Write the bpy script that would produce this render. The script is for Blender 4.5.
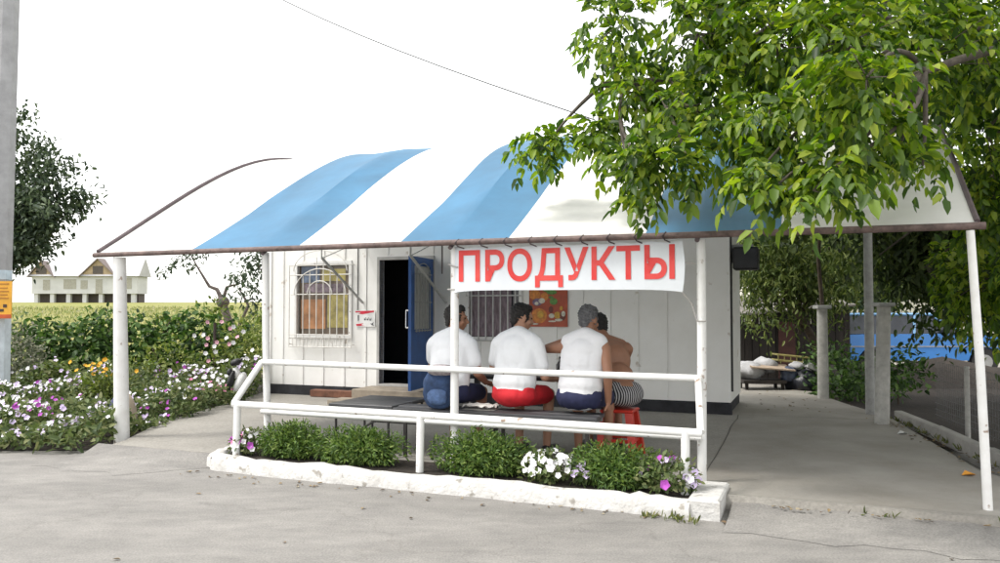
import bpy, math, random
import numpy as np
from mathutils import Vector, Matrix, Euler

# ------------------------------------------------------------------ camera, sky, sun, exposure
for o in list(bpy.data.objects): bpy.data.objects.remove(o)
SC = bpy.context.scene
C = SC.collection
CAM_H = 1.52
cam_d = bpy.data.cameras.new('camera')
cam = bpy.data.objects.new('camera', cam_d); C.objects.link(cam)
cam.location = (0, 0, CAM_H)
cam.rotation_euler = (math.radians(90) + math.atan(27.5/800), 0, 0)
cam_d.sensor_width = 36; cam_d.lens = 28.8
cam_d.clip_start = .05; cam_d.clip_end = 3000
SC.camera = cam

SUN_EL, SUN_AZ = 57.0, -104.0          # azimuth of the sun seen from the camera: 0 = straight ahead, negative = left
w = bpy.data.worlds.new('World'); SC.world = w; w.use_nodes = True
nt = w.node_tree; nt.nodes.clear()
wo = nt.nodes.new('ShaderNodeOutputWorld'); bg = nt.nodes.new('ShaderNodeBackground')
sky = nt.nodes.new('ShaderNodeTexSky'); sky.sky_type = 'NISHITA'; sky.sun_disc = False
sky.sun_elevation = math.radians(SUN_EL); sky.sun_rotation = math.radians(SUN_AZ)
sky.air_density = 1.0; sky.dust_density = 2.0; sky.ozone_density = 1.0
hs = nt.nodes.new('ShaderNodeHueSaturation'); hs.inputs['Saturation'].default_value = .28   # thin white overcast
cloud = nt.nodes.new('ShaderNodeMix'); cloud.data_type = 'RGBA'; cloud.inputs[0].default_value = .5; cloud.inputs[7].default_value = (6.0, 5.85, 5.55, 1)   # even white cloud cover
nt.links.new(sky.outputs[0], hs.inputs['Color']); nt.links.new(hs.outputs[0], cloud.inputs[6]); nt.links.new(cloud.outputs[2], bg.inputs[0])
bg.inputs[1].default_value = .15
nt.links.new(bg.outputs[0], wo.inputs[0])

sd = bpy.data.lights.new('sun', 'SUN'); sd.energy = 1.2; sd.angle = math.radians(13); sd.color = (1, .965, .9)
sun = bpy.data.objects.new('sun', sd); C.objects.link(sun)
el, az = math.radians(SUN_EL), math.radians(SUN_AZ)
sdir = Vector((math.sin(az)*math.cos(el), math.cos(az)*math.cos(el), math.sin(el)))
sun.rotation_euler = sdir.to_track_quat('Z', 'Y').to_euler(); sun.location = (0, 0, 40)
SC.view_settings.view_transform = 'Standard'; SC.view_settings.look = 'None'
SC.view_settings.exposure = 1.32; SC.view_settings.gamma = 1; SC.view_settings.use_curve_mapping = False
SC.render.engine = 'CYCLES'
SC.cycles.max_bounces = 8; SC.cycles.transparent_max_bounces = 8

# ------------------------------------------------------------------ building frame: s along the front (right +), t into the depth
A = math.radians(21.6)
OX, OY = 3.45, 5.707
def Wp(s, t, z=0.0):
    return Vector((OX + s*math.cos(A) + t*math.sin(A), OY - s*math.sin(A) + t*math.cos(A), z))
def ST(x, y):
    dx, dy = x-OX, y-OY
    return dx*math.cos(A) - dy*math.sin(A), dx*math.sin(A) + dy*math.cos(A)
PI = math.pi
rng = np.random.default_rng(7)
random.seed(7)

# ------------------------------------------------------------------ materials
MATS = {}
def mat(name, col, rough=.6, var=.12, scale=6.0, bump=0.0, bscale=30.0, metal=0.0, col2=None, island=None, trans=0.0, spec=.5, stretch=None, coat=0.0, chips=None):
    if name in MATS: return MATS[name]
    m = bpy.data.materials.new(name); m.use_nodes = True; t = m.node_tree; N = t.nodes; L = t.links
    b = N['Principled BSDF']; b.inputs['Roughness'].default_value = rough; b.inputs['Metallic'].default_value = metal
    b.inputs['Specular IOR Level'].default_value = spec
    if coat: b.inputs['Coat Weight'].default_value = coat
    tc = N.new('ShaderNodeTexCoord'); src = tc.outputs['Object']
    if stretch:
        mp = N.new('ShaderNodeMapping'); mp.inputs['Scale'].default_value = stretch; L.new(src, mp.inputs[0]); src = mp.outputs[0]
    if island:
        g = N.new('ShaderNodeNewGeometry'); r = N.new('ShaderNodeValToRGB'); L.new(g.outputs['Random Per Island'], r.inputs[0])
        els = r.color_ramp.elements
        while len(els) < len(island): els.new(.5)
        for i, c in enumerate(island):
            els[i].position = i/(len(island)-1); els[i].color = (*c, 1)
        colout = r.outputs[0]
    else:
        n = N.new('ShaderNodeTexNoise'); n.inputs['Scale'].default_value = scale; n.inputs['Detail'].default_value = 6; n.inputs['Roughness'].default_value = .62
        L.new(src, n.inputs['Vector'])
        r = N.new('ShaderNodeValToRGB'); L.new(n.outputs[0], r.inputs[0])
        r.color_ramp.elements[0].position = .3; r.color_ramp.elements[1].position = .7
        c2 = col2 or tuple(max(0, c*(1-2*var)) for c in col); c1 = col if col2 else tuple(min(1, c*(1+var)) for c in col)
        r.color_ramp.elements[0].color = (*c2, 1); r.color_ramp.elements[1].color = (*c1, 1)
        colout = r.outputs[0]
    L.new(colout, b.inputs['Base Color'])
    if chips:
        n4 = N.new('ShaderNodeTexNoise'); n4.inputs['Scale'].default_value = chips[1]; n4.inputs['Detail'].default_value = 8; L.new(src, n4.inputs['Vector'])
        r4 = N.new('ShaderNodeValToRGB'); L.new(n4.outputs[0], r4.inputs[0]); r4.color_ramp.elements[0].position = chips[2]; r4.color_ramp.elements[0].color = (1, 1, 1, 1); r4.color_ramp.elements[1].position = chips[2]+.05; r4.color_ramp.elements[1].color = (0, 0, 0, 1)
        m4 = N.new('ShaderNodeMix'); m4.data_type = 'RGBA'; L.new(r4.outputs[0], m4.inputs[0]); L.new(colout, m4.inputs[6]); m4.inputs[7].default_value = (*chips[0], 1)
        L.new(m4.outputs[2], b.inputs['Base Color'])
    if bump:
        n2 = N.new('ShaderNodeTexNoise'); n2.inputs['Scale'].default_value = bscale; n2.inputs['Detail'].default_value = 5
        L.new(src, n2.inputs['Vector'])
        bp = N.new('ShaderNodeBump'); bp.inputs['Strength'].default_value = bump; bp.inputs['Distance'].default_value = .02
        L.new(n2.outputs[0], bp.inputs['Height']); L.new(bp.outputs[0], b.inputs['Normal'])
    if trans:
        tr = N.new('ShaderNodeBsdfTranslucent'); mx = N.new('ShaderNodeMixShader'); mx.inputs[0].default_value = trans
        hs = N.new('ShaderNodeHueSaturation'); hs.inputs['Value'].default_value = 1.5; hs.inputs['Saturation'].default_value = 1.1
        L.new(colout, hs.inputs['Color']); L.new(hs.outputs[0], tr.inputs[0])
        L.new(b.outputs[0], mx.inputs[1]); L.new(tr.outputs[0], mx.inputs[2]); L.new(mx.outputs[0], N['Material Output'].inputs[0])
    MATS[name] = m
    return m

WHITE = mat('white_paint', (.80, .80, .79), .45, .05, 9, .08, 60, col2=(.70, .69, .67), chips=((.30, .22, .17), 11, .30))
WALLM = mat('wall_paint', (.85, .84, .82), .5, .04, 2.2, .05, 40, col2=(.77, .755, .72), chips=((.55, .50, .44), 5, .30))
PLINTH = mat('plinth', (.025, .025, .03), .8, .3)
RUST = mat('rusty_pipe', (.145, .10, .09), .7, .3, 14, .2, 60)
DARKPIPE = mat('dark_pipe', (.10, .075, .08), .6, .2)
GREYMETAL = mat('grey_metal', (.36, .36, .35), .5, .15, 10)
BLUEP = mat('blue_paint', (.012, .085, .30), .4, .15, 5)
CONC = mat('concrete', (.37, .355, .33), .9, .12, 4, .3, 25)
CONCPOST = mat('whitewashed_concrete', (.46, .45, .42), .9, .15, 9, .3, 40)
KERBW = mat('whitewashed_kerb', (.60, .595, .58), .85, .05, 7, .7, 26, col2=(.46, .445, .42), chips=((.30, .28, .25), 9, .33))
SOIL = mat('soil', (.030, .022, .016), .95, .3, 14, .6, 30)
BLACK = mat('black_paint', (.02, .02, .022), .5, .3)
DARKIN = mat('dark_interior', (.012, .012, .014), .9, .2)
REDPL = mat('red_plastic', (.55, .035, .02), .35, .08, 5)
SHIRT = mat('white_cotton', (.74, .75, .77), .9, .03, 5, .45, 9)
SHIRT2 = mat('white_vest', (.72, .72, .74), .9, .03, 5, .5, 11)
REDSH = mat('red_shorts', (.60, .015, .025), .8, .15, 5, .3, 12)
NAVY = mat('navy_shorts', (.018, .022, .07), .85, .2, 5, .3, 12)
SKIN = mat('skin', (.40, .215, .14), .55, .08, 6)
SKIND = mat('tanned_skin', (.31, .15, .09), .55, .08, 6)
HAIRD = mat('dark_hair', (.014, .011, .010), .6, .4, 40, .5, 90)
HAIRG = mat('grey_hair', (.17, .17, .18), .7, .3, 30, .5, 90, col2=(.05, .05, .055))
SHOE = mat('dark_shoe', (.025, .023, .025), .6, .2)
DENIM = mat('denim', (.024, .052, .125), .85, .25, 12, .4, 40)
ROUGHGREY = mat('worn_cloth', (.33, .29, .30), .9, .3, 18, .3, 30)
EYE = mat('eye', (.03, .02, .015), .2)

# ------------------------------------------------------------------ mesh collector
class MB:
    def __init__(self): self.v = []; self.f = []; self.m = []
    def add(self, vs, fs, mi=0):
        b = len(self.v); self.v.extend([tuple(v) for v in vs])
        for f in fs: self.f.append(tuple(i+b for i in f)); self.m.append(mi)
        return self
    def box(self, a, b, mi=0, frame=None, bev=0.0):
        x0, y0, z0 = a; x1, y1, z1 = b
        if bev:
            k = bev; vs = []; 
            for z, i in ((z0, k), (z0+k, 0), (z1-k, 0), (z1, k)):
                vs += [(x0+i+ (k if i == 0 else 0)*0, y0+i, z), (x1-i, y0+i, z), (x1-i, y1-i, z), (x0+i, y1-i, z)]
            fs = [(3, 2, 1, 0), (12, 13, 14, 15)]
            for r in range(3):
                for i in range(4): j = (i+1) % 4; fs.append((r*4+i, r*4+j, r*4+4+j, r*4+4+i))
        else:
            vs = [(x0, y0, z0), (x1, y0, z0), (x1, y1, z0), (x0, y1, z0), (x0, y0, z1), (x1, y0, z1), (x1, y1, z1), (x0, y1, z1)]
            fs = [(3, 2, 1, 0), (4, 5, 6, 7), (0, 1, 5, 4), (1, 2, 6, 5), (2, 3, 7, 6), (3, 0, 4, 7)]
        if frame: vs = [frame(*v) for v in vs]
        return self.add(vs, fs, mi)
    def tube(self, path, r, n=8, mi=0, cap=True, sq=False):
        P = [Vector(p) for p in path]; k = len(P)
        R = list(r) if hasattr(r, '__len__') else [r]*k
        vs = []; fs = []; prev = None
        for i in range(k):
            d = (P[min(i+1, k-1)] - P[max(i-1, 0)])
            if d.length < 1e-9: d = Vector((0, 0, 1))
            d.normalize()
            if prev is None:
                up = Vector((0, 0, 1)) if abs(d.z) < .9 else Vector((1, 0, 0))
                x = up.cross(d).normalized()
            else:
                x = prev - d*prev.dot(d)
                x = x.normalized() if x.length > 1e-6 else Vector((1, 0, 0)).cross(d).normalized()
            y = d.cross(x); prev = x
            for j in range(n):
                a = 2*PI*(j+.5)/n; vs.append(P[i] + x*(R[i]*math.cos(a)) + y*(R[i]*math.sin(a)))
        for i in range(k-1):
            for j in range(n):
                q = (j+1) % n; fs.append((i*n+j, i*n+q, (i+1)*n+q, (i+1)*n+j))
        if cap: fs.append(tuple(reversed(range(n)))); fs.append(tuple(range((k-1)*n, k*n)))
        return self.add(vs, fs, mi)
    def lathe(self, prof, c=(0, 0, 0), n=16, mi=0, sx=1, sy=1, a0=0, a1=2*PI):
        vs = []; fs = []; full = abs(a1-a0-2*PI) < 1e-6; k = n if full else n+1
        for r, z in prof:
            for j in range(k):
                a = a0+(a1-a0)*j/n; vs.append((c[0]+r*math.cos(a)*sx, c[1]+r*math.sin(a)*sy, c[2]+z))
        for i in range(len(prof)-1):
            for j in range(n):
                q = (j+1) % k; fs.append((i*k+j, i*k+q, (i+1)*k+q, (i+1)*k+j))
        if full:
            fs.append(tuple(reversed(range(n)))); fs.append(tuple(range((len(prof)-1)*k, len(prof)*k)))
        return self.add(vs, fs, mi)
    def ell(self, c, r, M=None, n=14, k=10, mi=0):
        vs = []; fs = []
        for i in range(k+1):
            ph = PI*i/k - PI/2
            for j in range(n):
                a = 2*PI*j/n; v = Vector((r[0]*math.cos(ph)*math.cos(a), r[1]*math.cos(ph)*math.sin(a), r[2]*math.sin(ph)))
                if M: v = M @ v
                vs.append(v + Vector(c))
        vs2 = [vs[0]] + vs[n:k*n] + [vs[k*n]]
        for j in range(n): fs.append((0, 1+(j+1) % n, 1+j))
        for i in range(k-2):
            for j in range(n): q = (j+1) % n; fs.append((1+i*n+j, 1+i*n+q, 1+(i+1)*n+q, 1+(i+1)*n+j))
        l = len(vs2)-1; b = 1+(k-2)*n
        for j in range(n): fs.append((l, b+j, b+(j+1) % n))
        return self.add(vs2, fs, mi)
    def caps(self, p0, p1, r0, r1, n=12):
        p0 = Vector(p0); p1 = Vector(p1); d = (p1-p0); L = max(d.length, 1e-6); d = d/L; path = []; rr = []
        for i in range(5):
            a = PI/2*(1-i/4); path.append(p0 - d*(r0*math.sin(a))); rr.append(max(r0*math.cos(a), r0*.05))
        for i in range(5):
            a = PI/2*i/4; path.append(p1 + d*(r1*math.sin(a))); rr.append(max(r1*math.cos(a), r1*.05))
        return self.tube(path, rr, n)
    def prism(self, poly, n_axis, d0, d1, mi=0):
        """poly: list of 2D points; n_axis 'x','y','z' extrusion axis."""
        def P(u, v, d): return {'y': (u, d, v), 'x': (d, u, v), 'z': (u, v, d)}[n_axis]
        k = len(poly); vs = [P(u, v, d0) for u, v in poly] + [P(u, v, d1) for u, v in poly]
        fs = [tuple(range(k)), tuple(reversed(range(k, 2*k)))] + [(i, k+i, k+(i+1) % k, (i+1) % k) for i in range(k)]
        return self.add(vs, fs, mi)
    def xf(self, fn): self.v = [tuple(fn(*v)) for v in self.v]; return self
    def build(self, name, mats, parent=None, base=(0, 0, 0), rot=0.0, smooth=False, **props):
        org = Vector(parent['_base']) if parent is not None and '_base' in parent else (Vector(base) if parent is None else Vector((0, 0, 0)))
        vs = [(v[0]-org[0], v[1]-org[1], v[2]-org[2]) for v in self.v]
        me = bpy.data.meshes.new(name); me.from_pydata(vs, [], self.f); me.update()
        if not isinstance(mats, (list, tuple)): mats = [mats]
        for m in mats: me.materials.append(m)
        if len(mats) > 1: me.polygons.foreach_set('material_index', self.m)
        if smooth:
            me.polygons.foreach_set('use_smooth', [True]*len(me.polygons))
            if smooth is not True: me.set_sharp_from_angle(angle=math.radians(smooth))
        return link(name, me, parent, org, rot, props)

def link(name, me, parent, org, rot, props):
    o = bpy.data.objects.new(name, me); C.objects.link(o)
    if parent is not None:
        o.parent = parent; o['_base'] = tuple(org)
    else:
        if rot == 'B': o.location = Wp(*org); o.rotation_euler = (0, 0, -A)
        else: o.location = org; o.rotation_euler = (0, 0, rot)
        o['_base'] = tuple(org)
    for k, v in props.items(): o[k] = v
    return o

def thing(name, label, cat, base, rot=0.0, group=None):
    o = bpy.data.objects.new(name, None); C.objects.link(o); o.empty_display_size = .1
    if rot == 'B': o.location = Wp(*base); o.rotation_euler = (0, 0, -A)
    else: o.location = base; o.rotation_euler = (0, 0, rot)
    o['_base'] = tuple(base); o['label'] = label; o['category'] = cat
    if group: o['group'] = group
    return o
def copy_tree(o, parent=None):
    c = o.copy(); C.objects.link(c)
    if parent is not None: c.parent = parent
    for ch in o.children: copy_tree(ch, c)
    return c

def quick_mesh(name, verts, faces, mats, mi=None):
    me = bpy.data.meshes.new(name)
    nv, nf = len(verts), len(faces); k = faces.shape[1]
    me.vertices.add(nv); me.vertices.foreach_set('co', np.ascontiguousarray(verts, dtype=np.float32).ravel())
    me.loops.add(nf*k); me.loops.foreach_set('vertex_index', np.ascontiguousarray(faces, dtype=np.int32).ravel())
    me.polygons.add(nf); me.polygons.foreach_set('loop_start', np.arange(0, nf*k, k, dtype=np.int32))
    for m in (mats if isinstance(mats, (list, tuple)) else [mats]): me.materials.append(m)
    if mi is not None: me.polygons.foreach_set('material_index', np.asarray(mi, dtype=np.int32))
    me.polygons.foreach_set('use_smooth', np.ones(nf, dtype=bool))
    me.update(calc_edges=True); me.validate()
    return me

def unit(a): return a/np.maximum(np.linalg.norm(a, axis=1, keepdims=True), 1e-9)
def leaf_arrays(P, D, Nn, L, W, fold=.25, curl=.2):
    """six-point leaves folded along the midrib: base, two shoulders a side, drooping tip."""
    P = np.asarray(P); D = unit(np.asarray(D)); S = unit(np.cross(D, Nn)); Nn = np.cross(S, D)
    L = np.asarray(L).reshape(-1, 1)*np.ones((len(P), 1)); W = np.asarray(W).reshape(-1, 1)*np.ones((len(P), 1))
    up = Nn*W*fold; dr = -Nn*L*curl
    v = np.stack([P, P+D*L*.3+S*W*.46+up+dr*.1, P+D*L*.68+S*W*.4+up*.8+dr*.5, P+D*L+dr, P+D*L*.68-S*W*.4+up*.8+dr*.5, P+D*L*.3-S*W*.46+up+dr*.1], 1)
    n = len(P); b = (np.arange(n)*6).reshape(-1, 1)
    f = np.concatenate([b+np.array([[0, 1, 2, 3]]), b+np.array([[0, 3, 4, 5]])], 0)
    return v.reshape(-1, 3), f
def rand_dirs(n, zb=0.0, zs=1.0):
    d = rng.normal(size=(n, 3)); d[:, 2] = d[:, 2]*zs+zb; return unit(d)
def ell_points(n, c, r, shell=.45):
    d = unit(rng.normal(size=(n, 3))); rad = (shell + (1-shell)*rng.random((n, 1)))
    return np.array(c) + d*rad*np.array(r), d
def leaf_object(name, arrs, m, parent=None, org=(0, 0, 0), rot=0.0, mi=None, **props):
    vs = []; fs = []; b = 0
    for v, f in arrs: vs.append(v); fs.append(f+b); b += len(v)
    V = np.concatenate(vs); F = np.concatenate(fs)
    o3 = np.array(parent['_base']) if parent is not None else np.array(org)
    me = quick_mesh(name, V-o3, F, m, mi)
    return link(name, me, parent, Vector(o3), rot, props)

# ================================================================== SETTING
# ---- terrain sheet: flat by the shop, a gentle rise on the field side, reaching the horizon
def field_z(x, y):
    d = max(0.0, y-17.0); k = min(1.0, max(0.0, (3.0-x)/8.0))
    return min(.0215*d, 2.75)*k
xs = sorted(set([-900, -500, -300, -200, -140, -100, -70, -50, -35, -25, -18, -12, -8, -5, -2, 0, 3, 6, 10, 16, 25, 40, 70, 120, 250, 500, 900]))
ys = [-60, -20, -8, 0, 5, 10, 14, 17, 19, 22, 26, 31, 38, 47, 58, 72, 90, 115, 145, 190, 260, 400, 700, 1200]
g = MB(); nx = len(xs)
vs = [(x, y, field_z(x, y)-.03) for y in ys for x in xs]
fs = [(j*nx+i, j*nx+i+1, (j+1)*nx+i+1, (j+1)*nx+i) for j in range(len(ys)-1) for i in range(nx-1)]
g.add(vs, fs)
FIELD = mat('meadow', (.17, .21, .035), .95, .2, .35, .4, 3, col2=(.25, .21, .06))
g.build('terrain', FIELD, smooth=True, kind='structure')

def asphalt_mat():
    m = bpy.data.materials.new('asphalt'); m.use_nodes = True; t = m.node_tree; N = t.nodes; L = t.links; b = N['Principled BSDF']
    tc = N.new('ShaderNodeTexCoord')
    def noise(sc, det=6, stretch=None):
        n = N.new('ShaderNodeTexNoise'); n.inputs['Scale'].default_value = sc; n.inputs['Detail'].default_value = det; n.inputs['Roughness'].default_value = .65
        if stretch:
            mp = N.new('ShaderNodeMapping'); mp.inputs['Scale'].default_value = stretch; mp.inputs['Rotation'].default_value = (0, 0, .25); L.new(tc.outputs['Object'], mp.inputs[0]); L.new(mp.outputs[0], n.inputs['Vector'])
        else: L.new(tc.outputs['Object'], n.inputs['Vector'])
        return n
    big = noise(.55, 5, (1, 2.2, 1)); mid = noise(3.2, 7, (1, 2.0, 1)); fine = noise(70, 3)
    r1 = N.new('ShaderNodeValToRGB'); L.new(big.outputs[0], r1.inputs[0])
    r1.color_ramp.elements[0].position = .34; r1.color_ramp.elements[0].color = (.19, .183, .173, 1)
    r1.color_ramp.elements[1].position = .66; r1.color_ramp.elements[1].color = (.262, .252, .238, 1)
    r2 = N.new('ShaderNodeValToRGB'); L.new(mid.outputs[0], r2.inputs[0])
    r2.color_ramp.elements[0].position = .36; r2.color_ramp.elements[0].color = (.86, .855, .85, 1)
    r2.color_ramp.elements[1].position = .68; r2.color_ramp.elements[1].color = (1.10, 1.09, 1.07, 1)
    r3 = N.new('ShaderNodeValToRGB'); L.new(fine.outputs[0], r3.inputs[0])
    r3.color_ramp.elements[0].position = .3; r3.color_ramp.elements[0].color = (.72, .72, .72, 1)
    r3.color_ramp.elements[1].position = .7; r3.color_ramp.elements[1].color = (1.2, 1.2, 1.2, 1)
    # hairline cracks
    vo = N.new('ShaderNodeTexVoronoi'); vo.feature = 'DISTANCE_TO_EDGE'; vo.inputs['Scale'].default_value = .55
    wn = noise(1.6, 6); ad = N.new('ShaderNodeVectorMath'); ad.operation = 'MULTIPLY_ADD'; ad.inputs[1].default_value = (.9, .9, .9)
    L.new(wn.outputs['Color'], ad.inputs[0]); L.new(tc.outputs['Object'], ad.inputs[2]); L.new(ad.outputs[0], vo.inputs['Vector'])
    r4 = N.new('ShaderNodeValToRGB'); L.new(vo.outputs['Distance'], r4.inputs[0])
    r4.color_ramp.elements[0].position = .0; r4.color_ramp.elements[0].color = (.86, .855, .85, 1)
    r4.color_ramp.elements[1].position = .012; r4.color_ramp.elements[1].color = (1, 1, 1, 1)
    cur = r1.outputs[0]
    for r in (r2, r3, r4):
        mx = N.new('ShaderNodeMix'); mx.data_type = 'RGBA'; mx.blend_type = 'MULTIPLY'; mx.inputs[0].default_value = 1
        L.new(cur, mx.inputs[6]); L.new(r.outputs[0], mx.inputs[7]); cur = mx.outputs[2]
    L.new(cur, b.inputs['Base Color']); b.inputs['Roughness'].default_value = .85
    bp = N.new('ShaderNodeBump'); bp.inputs['Strength'].default_value = .35; bp.inputs['Distance'].default_value = .01
    L.new(fine.outputs[0], bp.inputs['Height']); L.new(bp.outputs[0], b.inputs['Normal'])
    return m
ASPH = asphalt_mat()
# ---- road: dusty asphalt in front, with an irregular far edge along the flower bed
road = MB()
N1 = 46; top = []
for i in range(N1+1):
    x = -40 + 80*i/N1; top.append((x, 9.6 if x < -5.5 else (10.6 if x < -4.6 else 9.4)))
vs = [(x, -30, .0) for x, _ in top] + [(x, y, .0) for x, y in top]
road.add(vs, [(i, i+1, N1+2+i, N1+1+i) for i in range(N1)])
road.build('road', ASPH, kind='structure')

apr = MB(); ap_n = 24
for i in range(ap_n+1):
    s_ = -1.72 + 4.2*i/ap_n; wv = .05*math.sin(i*1.3)+.03*math.sin(i*2.9)
    apr.v += [tuple(Wp(s_, -.92+wv, .003)), tuple(Wp(s_, -.55+wv, .020+.004*math.sin(i))), tuple(Wp(s_, -.21, .058+.010*math.sin(i*1.7)))]
apr.f = [(i*3+j, i*3+j+1, i*3+j+4, i*3+j+3)[::-1] for i in range(ap_n) for j in range(2)]; apr.m = [0]*len(apr.f)
apr.build('road_apron', ASPH, smooth=True, kind='structure')
# ---- terrace slab under the awning and the walkway along the hut's right side
def slab_mat():
    m = mat('terrace_concrete', (.32, .303, .272), .9, .14, 1.1, .25, 45, col2=(.235, .22, .195))
    t = m.node_tree; N = t.nodes; L = t.links; b = N['Principled BSDF']
    base = b.inputs['Base Color'].links[0].from_socket
    tc = N.new('ShaderNodeTexCoord'); n = N.new('ShaderNodeTexNoise'); n.inputs['Scale'].default_value = 45; n.inputs['Detail'].default_value = 4
    L.new(tc.outputs['Object'], n.inputs['Vector'])
    r = N.new('ShaderNodeValToRGB'); L.new(n.outputs[0], r.inputs[0]); r.color_ramp.elements[0].position = .3; r.color_ramp.elements[0].color = (.82, .82, .82, 1)
    r.color_ramp.elements[1].position = .7; r.color_ramp.elements[1].color = (1.12, 1.12, 1.12, 1)
    mx = N.new('ShaderNodeMix'); mx.data_type = 'RGBA'; mx.blend_type = 'MULTIPLY'; mx.inputs[0].default_value = 1
    L.new(base, mx.inputs[6]); L.new(r.outputs[0], mx.inputs[7]); L.new(mx.outputs[2], b.inputs['Base Color'])
    return m
SLABM = slab_mat()
sl = MB()
edge = []
for i in range(40):                       # slightly broken front edge
    s = -8.0 + 8.5*i/39; edge.append((s, -.22 + rng.normal()*.012 - .03*(s > -.6)))
poly = [(-8.1, .05)] + edge + [(.5, .9), (.2, 1.6), (-.25, 5.2), (-.75, 6.6), (-1.5, 9.2), (-1.5, 9.3), (-2.6, 9.3), (-2.6, 4.65), (-9.9, 4.65), (-9.72, 4.2), (-8.75, 1.2)]
k = len(poly)
def rough(p, d): return [(s+d*rng.normal()*.3, t+d) for s, t in p]
vs = [(s, t, .10) for s, t in poly] + [(s + (.0 if abs(t) > .5 else rng.normal()*.01), t-(.03 if t < 0 else 0), -.02) for s, t in poly]
sl.add(vs, [tuple(range(k))] + [(i, k+i, k+(i+1) % k, (i+1) % k) for i in range(k)])
wk = MB(); wp = [(-2.03, -.16), (-1.5, -.17), (-.9, -.15), (-.2, -.18), (.47, -.17), (.5, .9), (.2, 1.6), (-.25, 5.2), (-.75, 6.6), (-1.48, 9.2), (-2.59, 9.25), (-2.59, 4.7), (-2.1, 4.55)]
wk.add([(a_, b_, .1015) for a_, b_ in wp], [tuple(range(len(wp)))]); wk.build('walkway_pavement', mat('old_concrete', (.315, .298, .268), .92, .16, 1.3, .3, 40, col2=(.215, .198, .17)), base=(-1, 4, 0), rot='B', kind='structure')
sl.build('pavement', SLABM, base=(-4, 2, 0), rot='B', kind='structure')
ramp = MB(); rn = 14   # asphalt feathered up to the slab on the left of the planter
for i in range(rn+1):
    s_ = -8.2 + 1.72*i/rn; wv = .06*math.sin(i*1.1)+.03*math.sin(i*2.7)
    for t_, z_ in ((-1.0+wv, .002), (-.75+wv, .016), (-.45, .060), (-.215, .0985)): ramp.v.append(tuple(Wp(s_, t_ if t_ > -.3 else t_ + .12*max(0, i-9)*(-.3-t_)/.7, .002+(z_-.002)*(min(1, i/4, (rn-i)/5) if t_ < -.3 else 1))))
ramp.f = [(i*4+j, (i+1)*4+j, (i+1)*4+j+1, i*4+j+1) for i in range(rn) for j in range(3)]; ramp.m = [0]*len(ramp.f)
ramp.build('road_apron', ASPH, smooth=True, kind='structure')
for nm, pts in (('pavement_joint', [((-2.0, -.2), (-2.1, 4.6)), ((-2.12, 4.62), (-.35, 4.75))]),):
    j = MB()
    for (a, b) in pts:
        P = []
        for q in range(13):
            u = q/12; P.append((a[0]+(b[0]-a[0])*u + rng.normal()*.006, a[1]+(b[1]-a[1])*u + rng.normal()*.006))
        dx, dy = b[0]-a[0], b[1]-a[1]; l = math.hypot(dx, dy); nx_, ny_ = -dy/l*.006, dx/l*.006
        j.add([(x+nx_, y+ny_, .104) for x, y in P] + [(x-nx_, y-ny_, .104) for x, y in P], [(i, i+13, i+14, i+1) for i in range(12)])
    j.build(nm, mat('joint_dirt', (.10, .09, .08), .95, .2), base=(-2, 2, 0), rot='B', kind='structure')
# ---- bare ground on the right, under the trees, and a lighter lane behind it
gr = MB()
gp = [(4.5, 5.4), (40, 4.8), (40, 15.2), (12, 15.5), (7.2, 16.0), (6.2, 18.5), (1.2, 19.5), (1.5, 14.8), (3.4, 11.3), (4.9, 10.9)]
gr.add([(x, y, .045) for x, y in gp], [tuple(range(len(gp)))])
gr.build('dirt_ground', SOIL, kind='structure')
ln = MB(); ln.add([(6.3, 15.9, .03), (60, 15.0, .03), (60, 26, .03), (5.6, 26, .03)], [(0, 1, 2, 3)])
ln.build('lane', mat('lane_dust', (.30, .275, .24), .95, .12, 1.2, .2, 20), kind='structure')
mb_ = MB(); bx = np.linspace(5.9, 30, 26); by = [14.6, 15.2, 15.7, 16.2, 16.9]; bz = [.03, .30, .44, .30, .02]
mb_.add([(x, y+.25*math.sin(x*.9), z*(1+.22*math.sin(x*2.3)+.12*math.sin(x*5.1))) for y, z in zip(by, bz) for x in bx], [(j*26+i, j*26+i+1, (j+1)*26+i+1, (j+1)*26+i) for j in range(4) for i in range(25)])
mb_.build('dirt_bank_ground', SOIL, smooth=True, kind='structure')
# ---- flower bed soil
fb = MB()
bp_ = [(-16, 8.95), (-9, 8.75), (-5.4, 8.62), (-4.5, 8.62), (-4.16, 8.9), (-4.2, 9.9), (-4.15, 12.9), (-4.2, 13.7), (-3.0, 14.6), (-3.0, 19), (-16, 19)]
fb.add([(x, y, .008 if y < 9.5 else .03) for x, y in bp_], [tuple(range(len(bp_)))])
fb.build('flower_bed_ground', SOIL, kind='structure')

# ================================================================== HUT
WT = 4.60; SL, SR = -9.76, -2.20; HD = 1.55; ZT = 2.72
hut = thing('shop_hut', 'low white panelled shop hut with black plinth and open blue door under the awning', 'building', (SL, WT, .1), 'B')
DL, DR = -7.59, -6.67; DB, DT = .34, 2.30
W1 = (-9.16, -8.16, 1.10, 2.26); W2 = (-6.03, -5.22, 1.10, 2.26)
wl = MB(); Z0 = .26
def wall_rect(s0, s1, z0, z1): wl.box((s0, WT, z0), (s1, WT+.12, z1))
wall_rect(SL, W1[0], Z0, ZT); wall_rect(W1[0], W1[1], Z0, W1[2]); wall_rect(W1[0], W1[1], W1[3], ZT)
wall_rect(W1[1], DL, Z0, ZT); wall_rect(DL, DR, DT, ZT); wall_rect(DR, W2[0], Z0, ZT)
wall_rect(W2[0], W2[1], Z0, W2[2]); wall_rect(W2[0], W2[1], W2[3], ZT); wall_rect(W2[1], SR, Z0, ZT)
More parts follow.
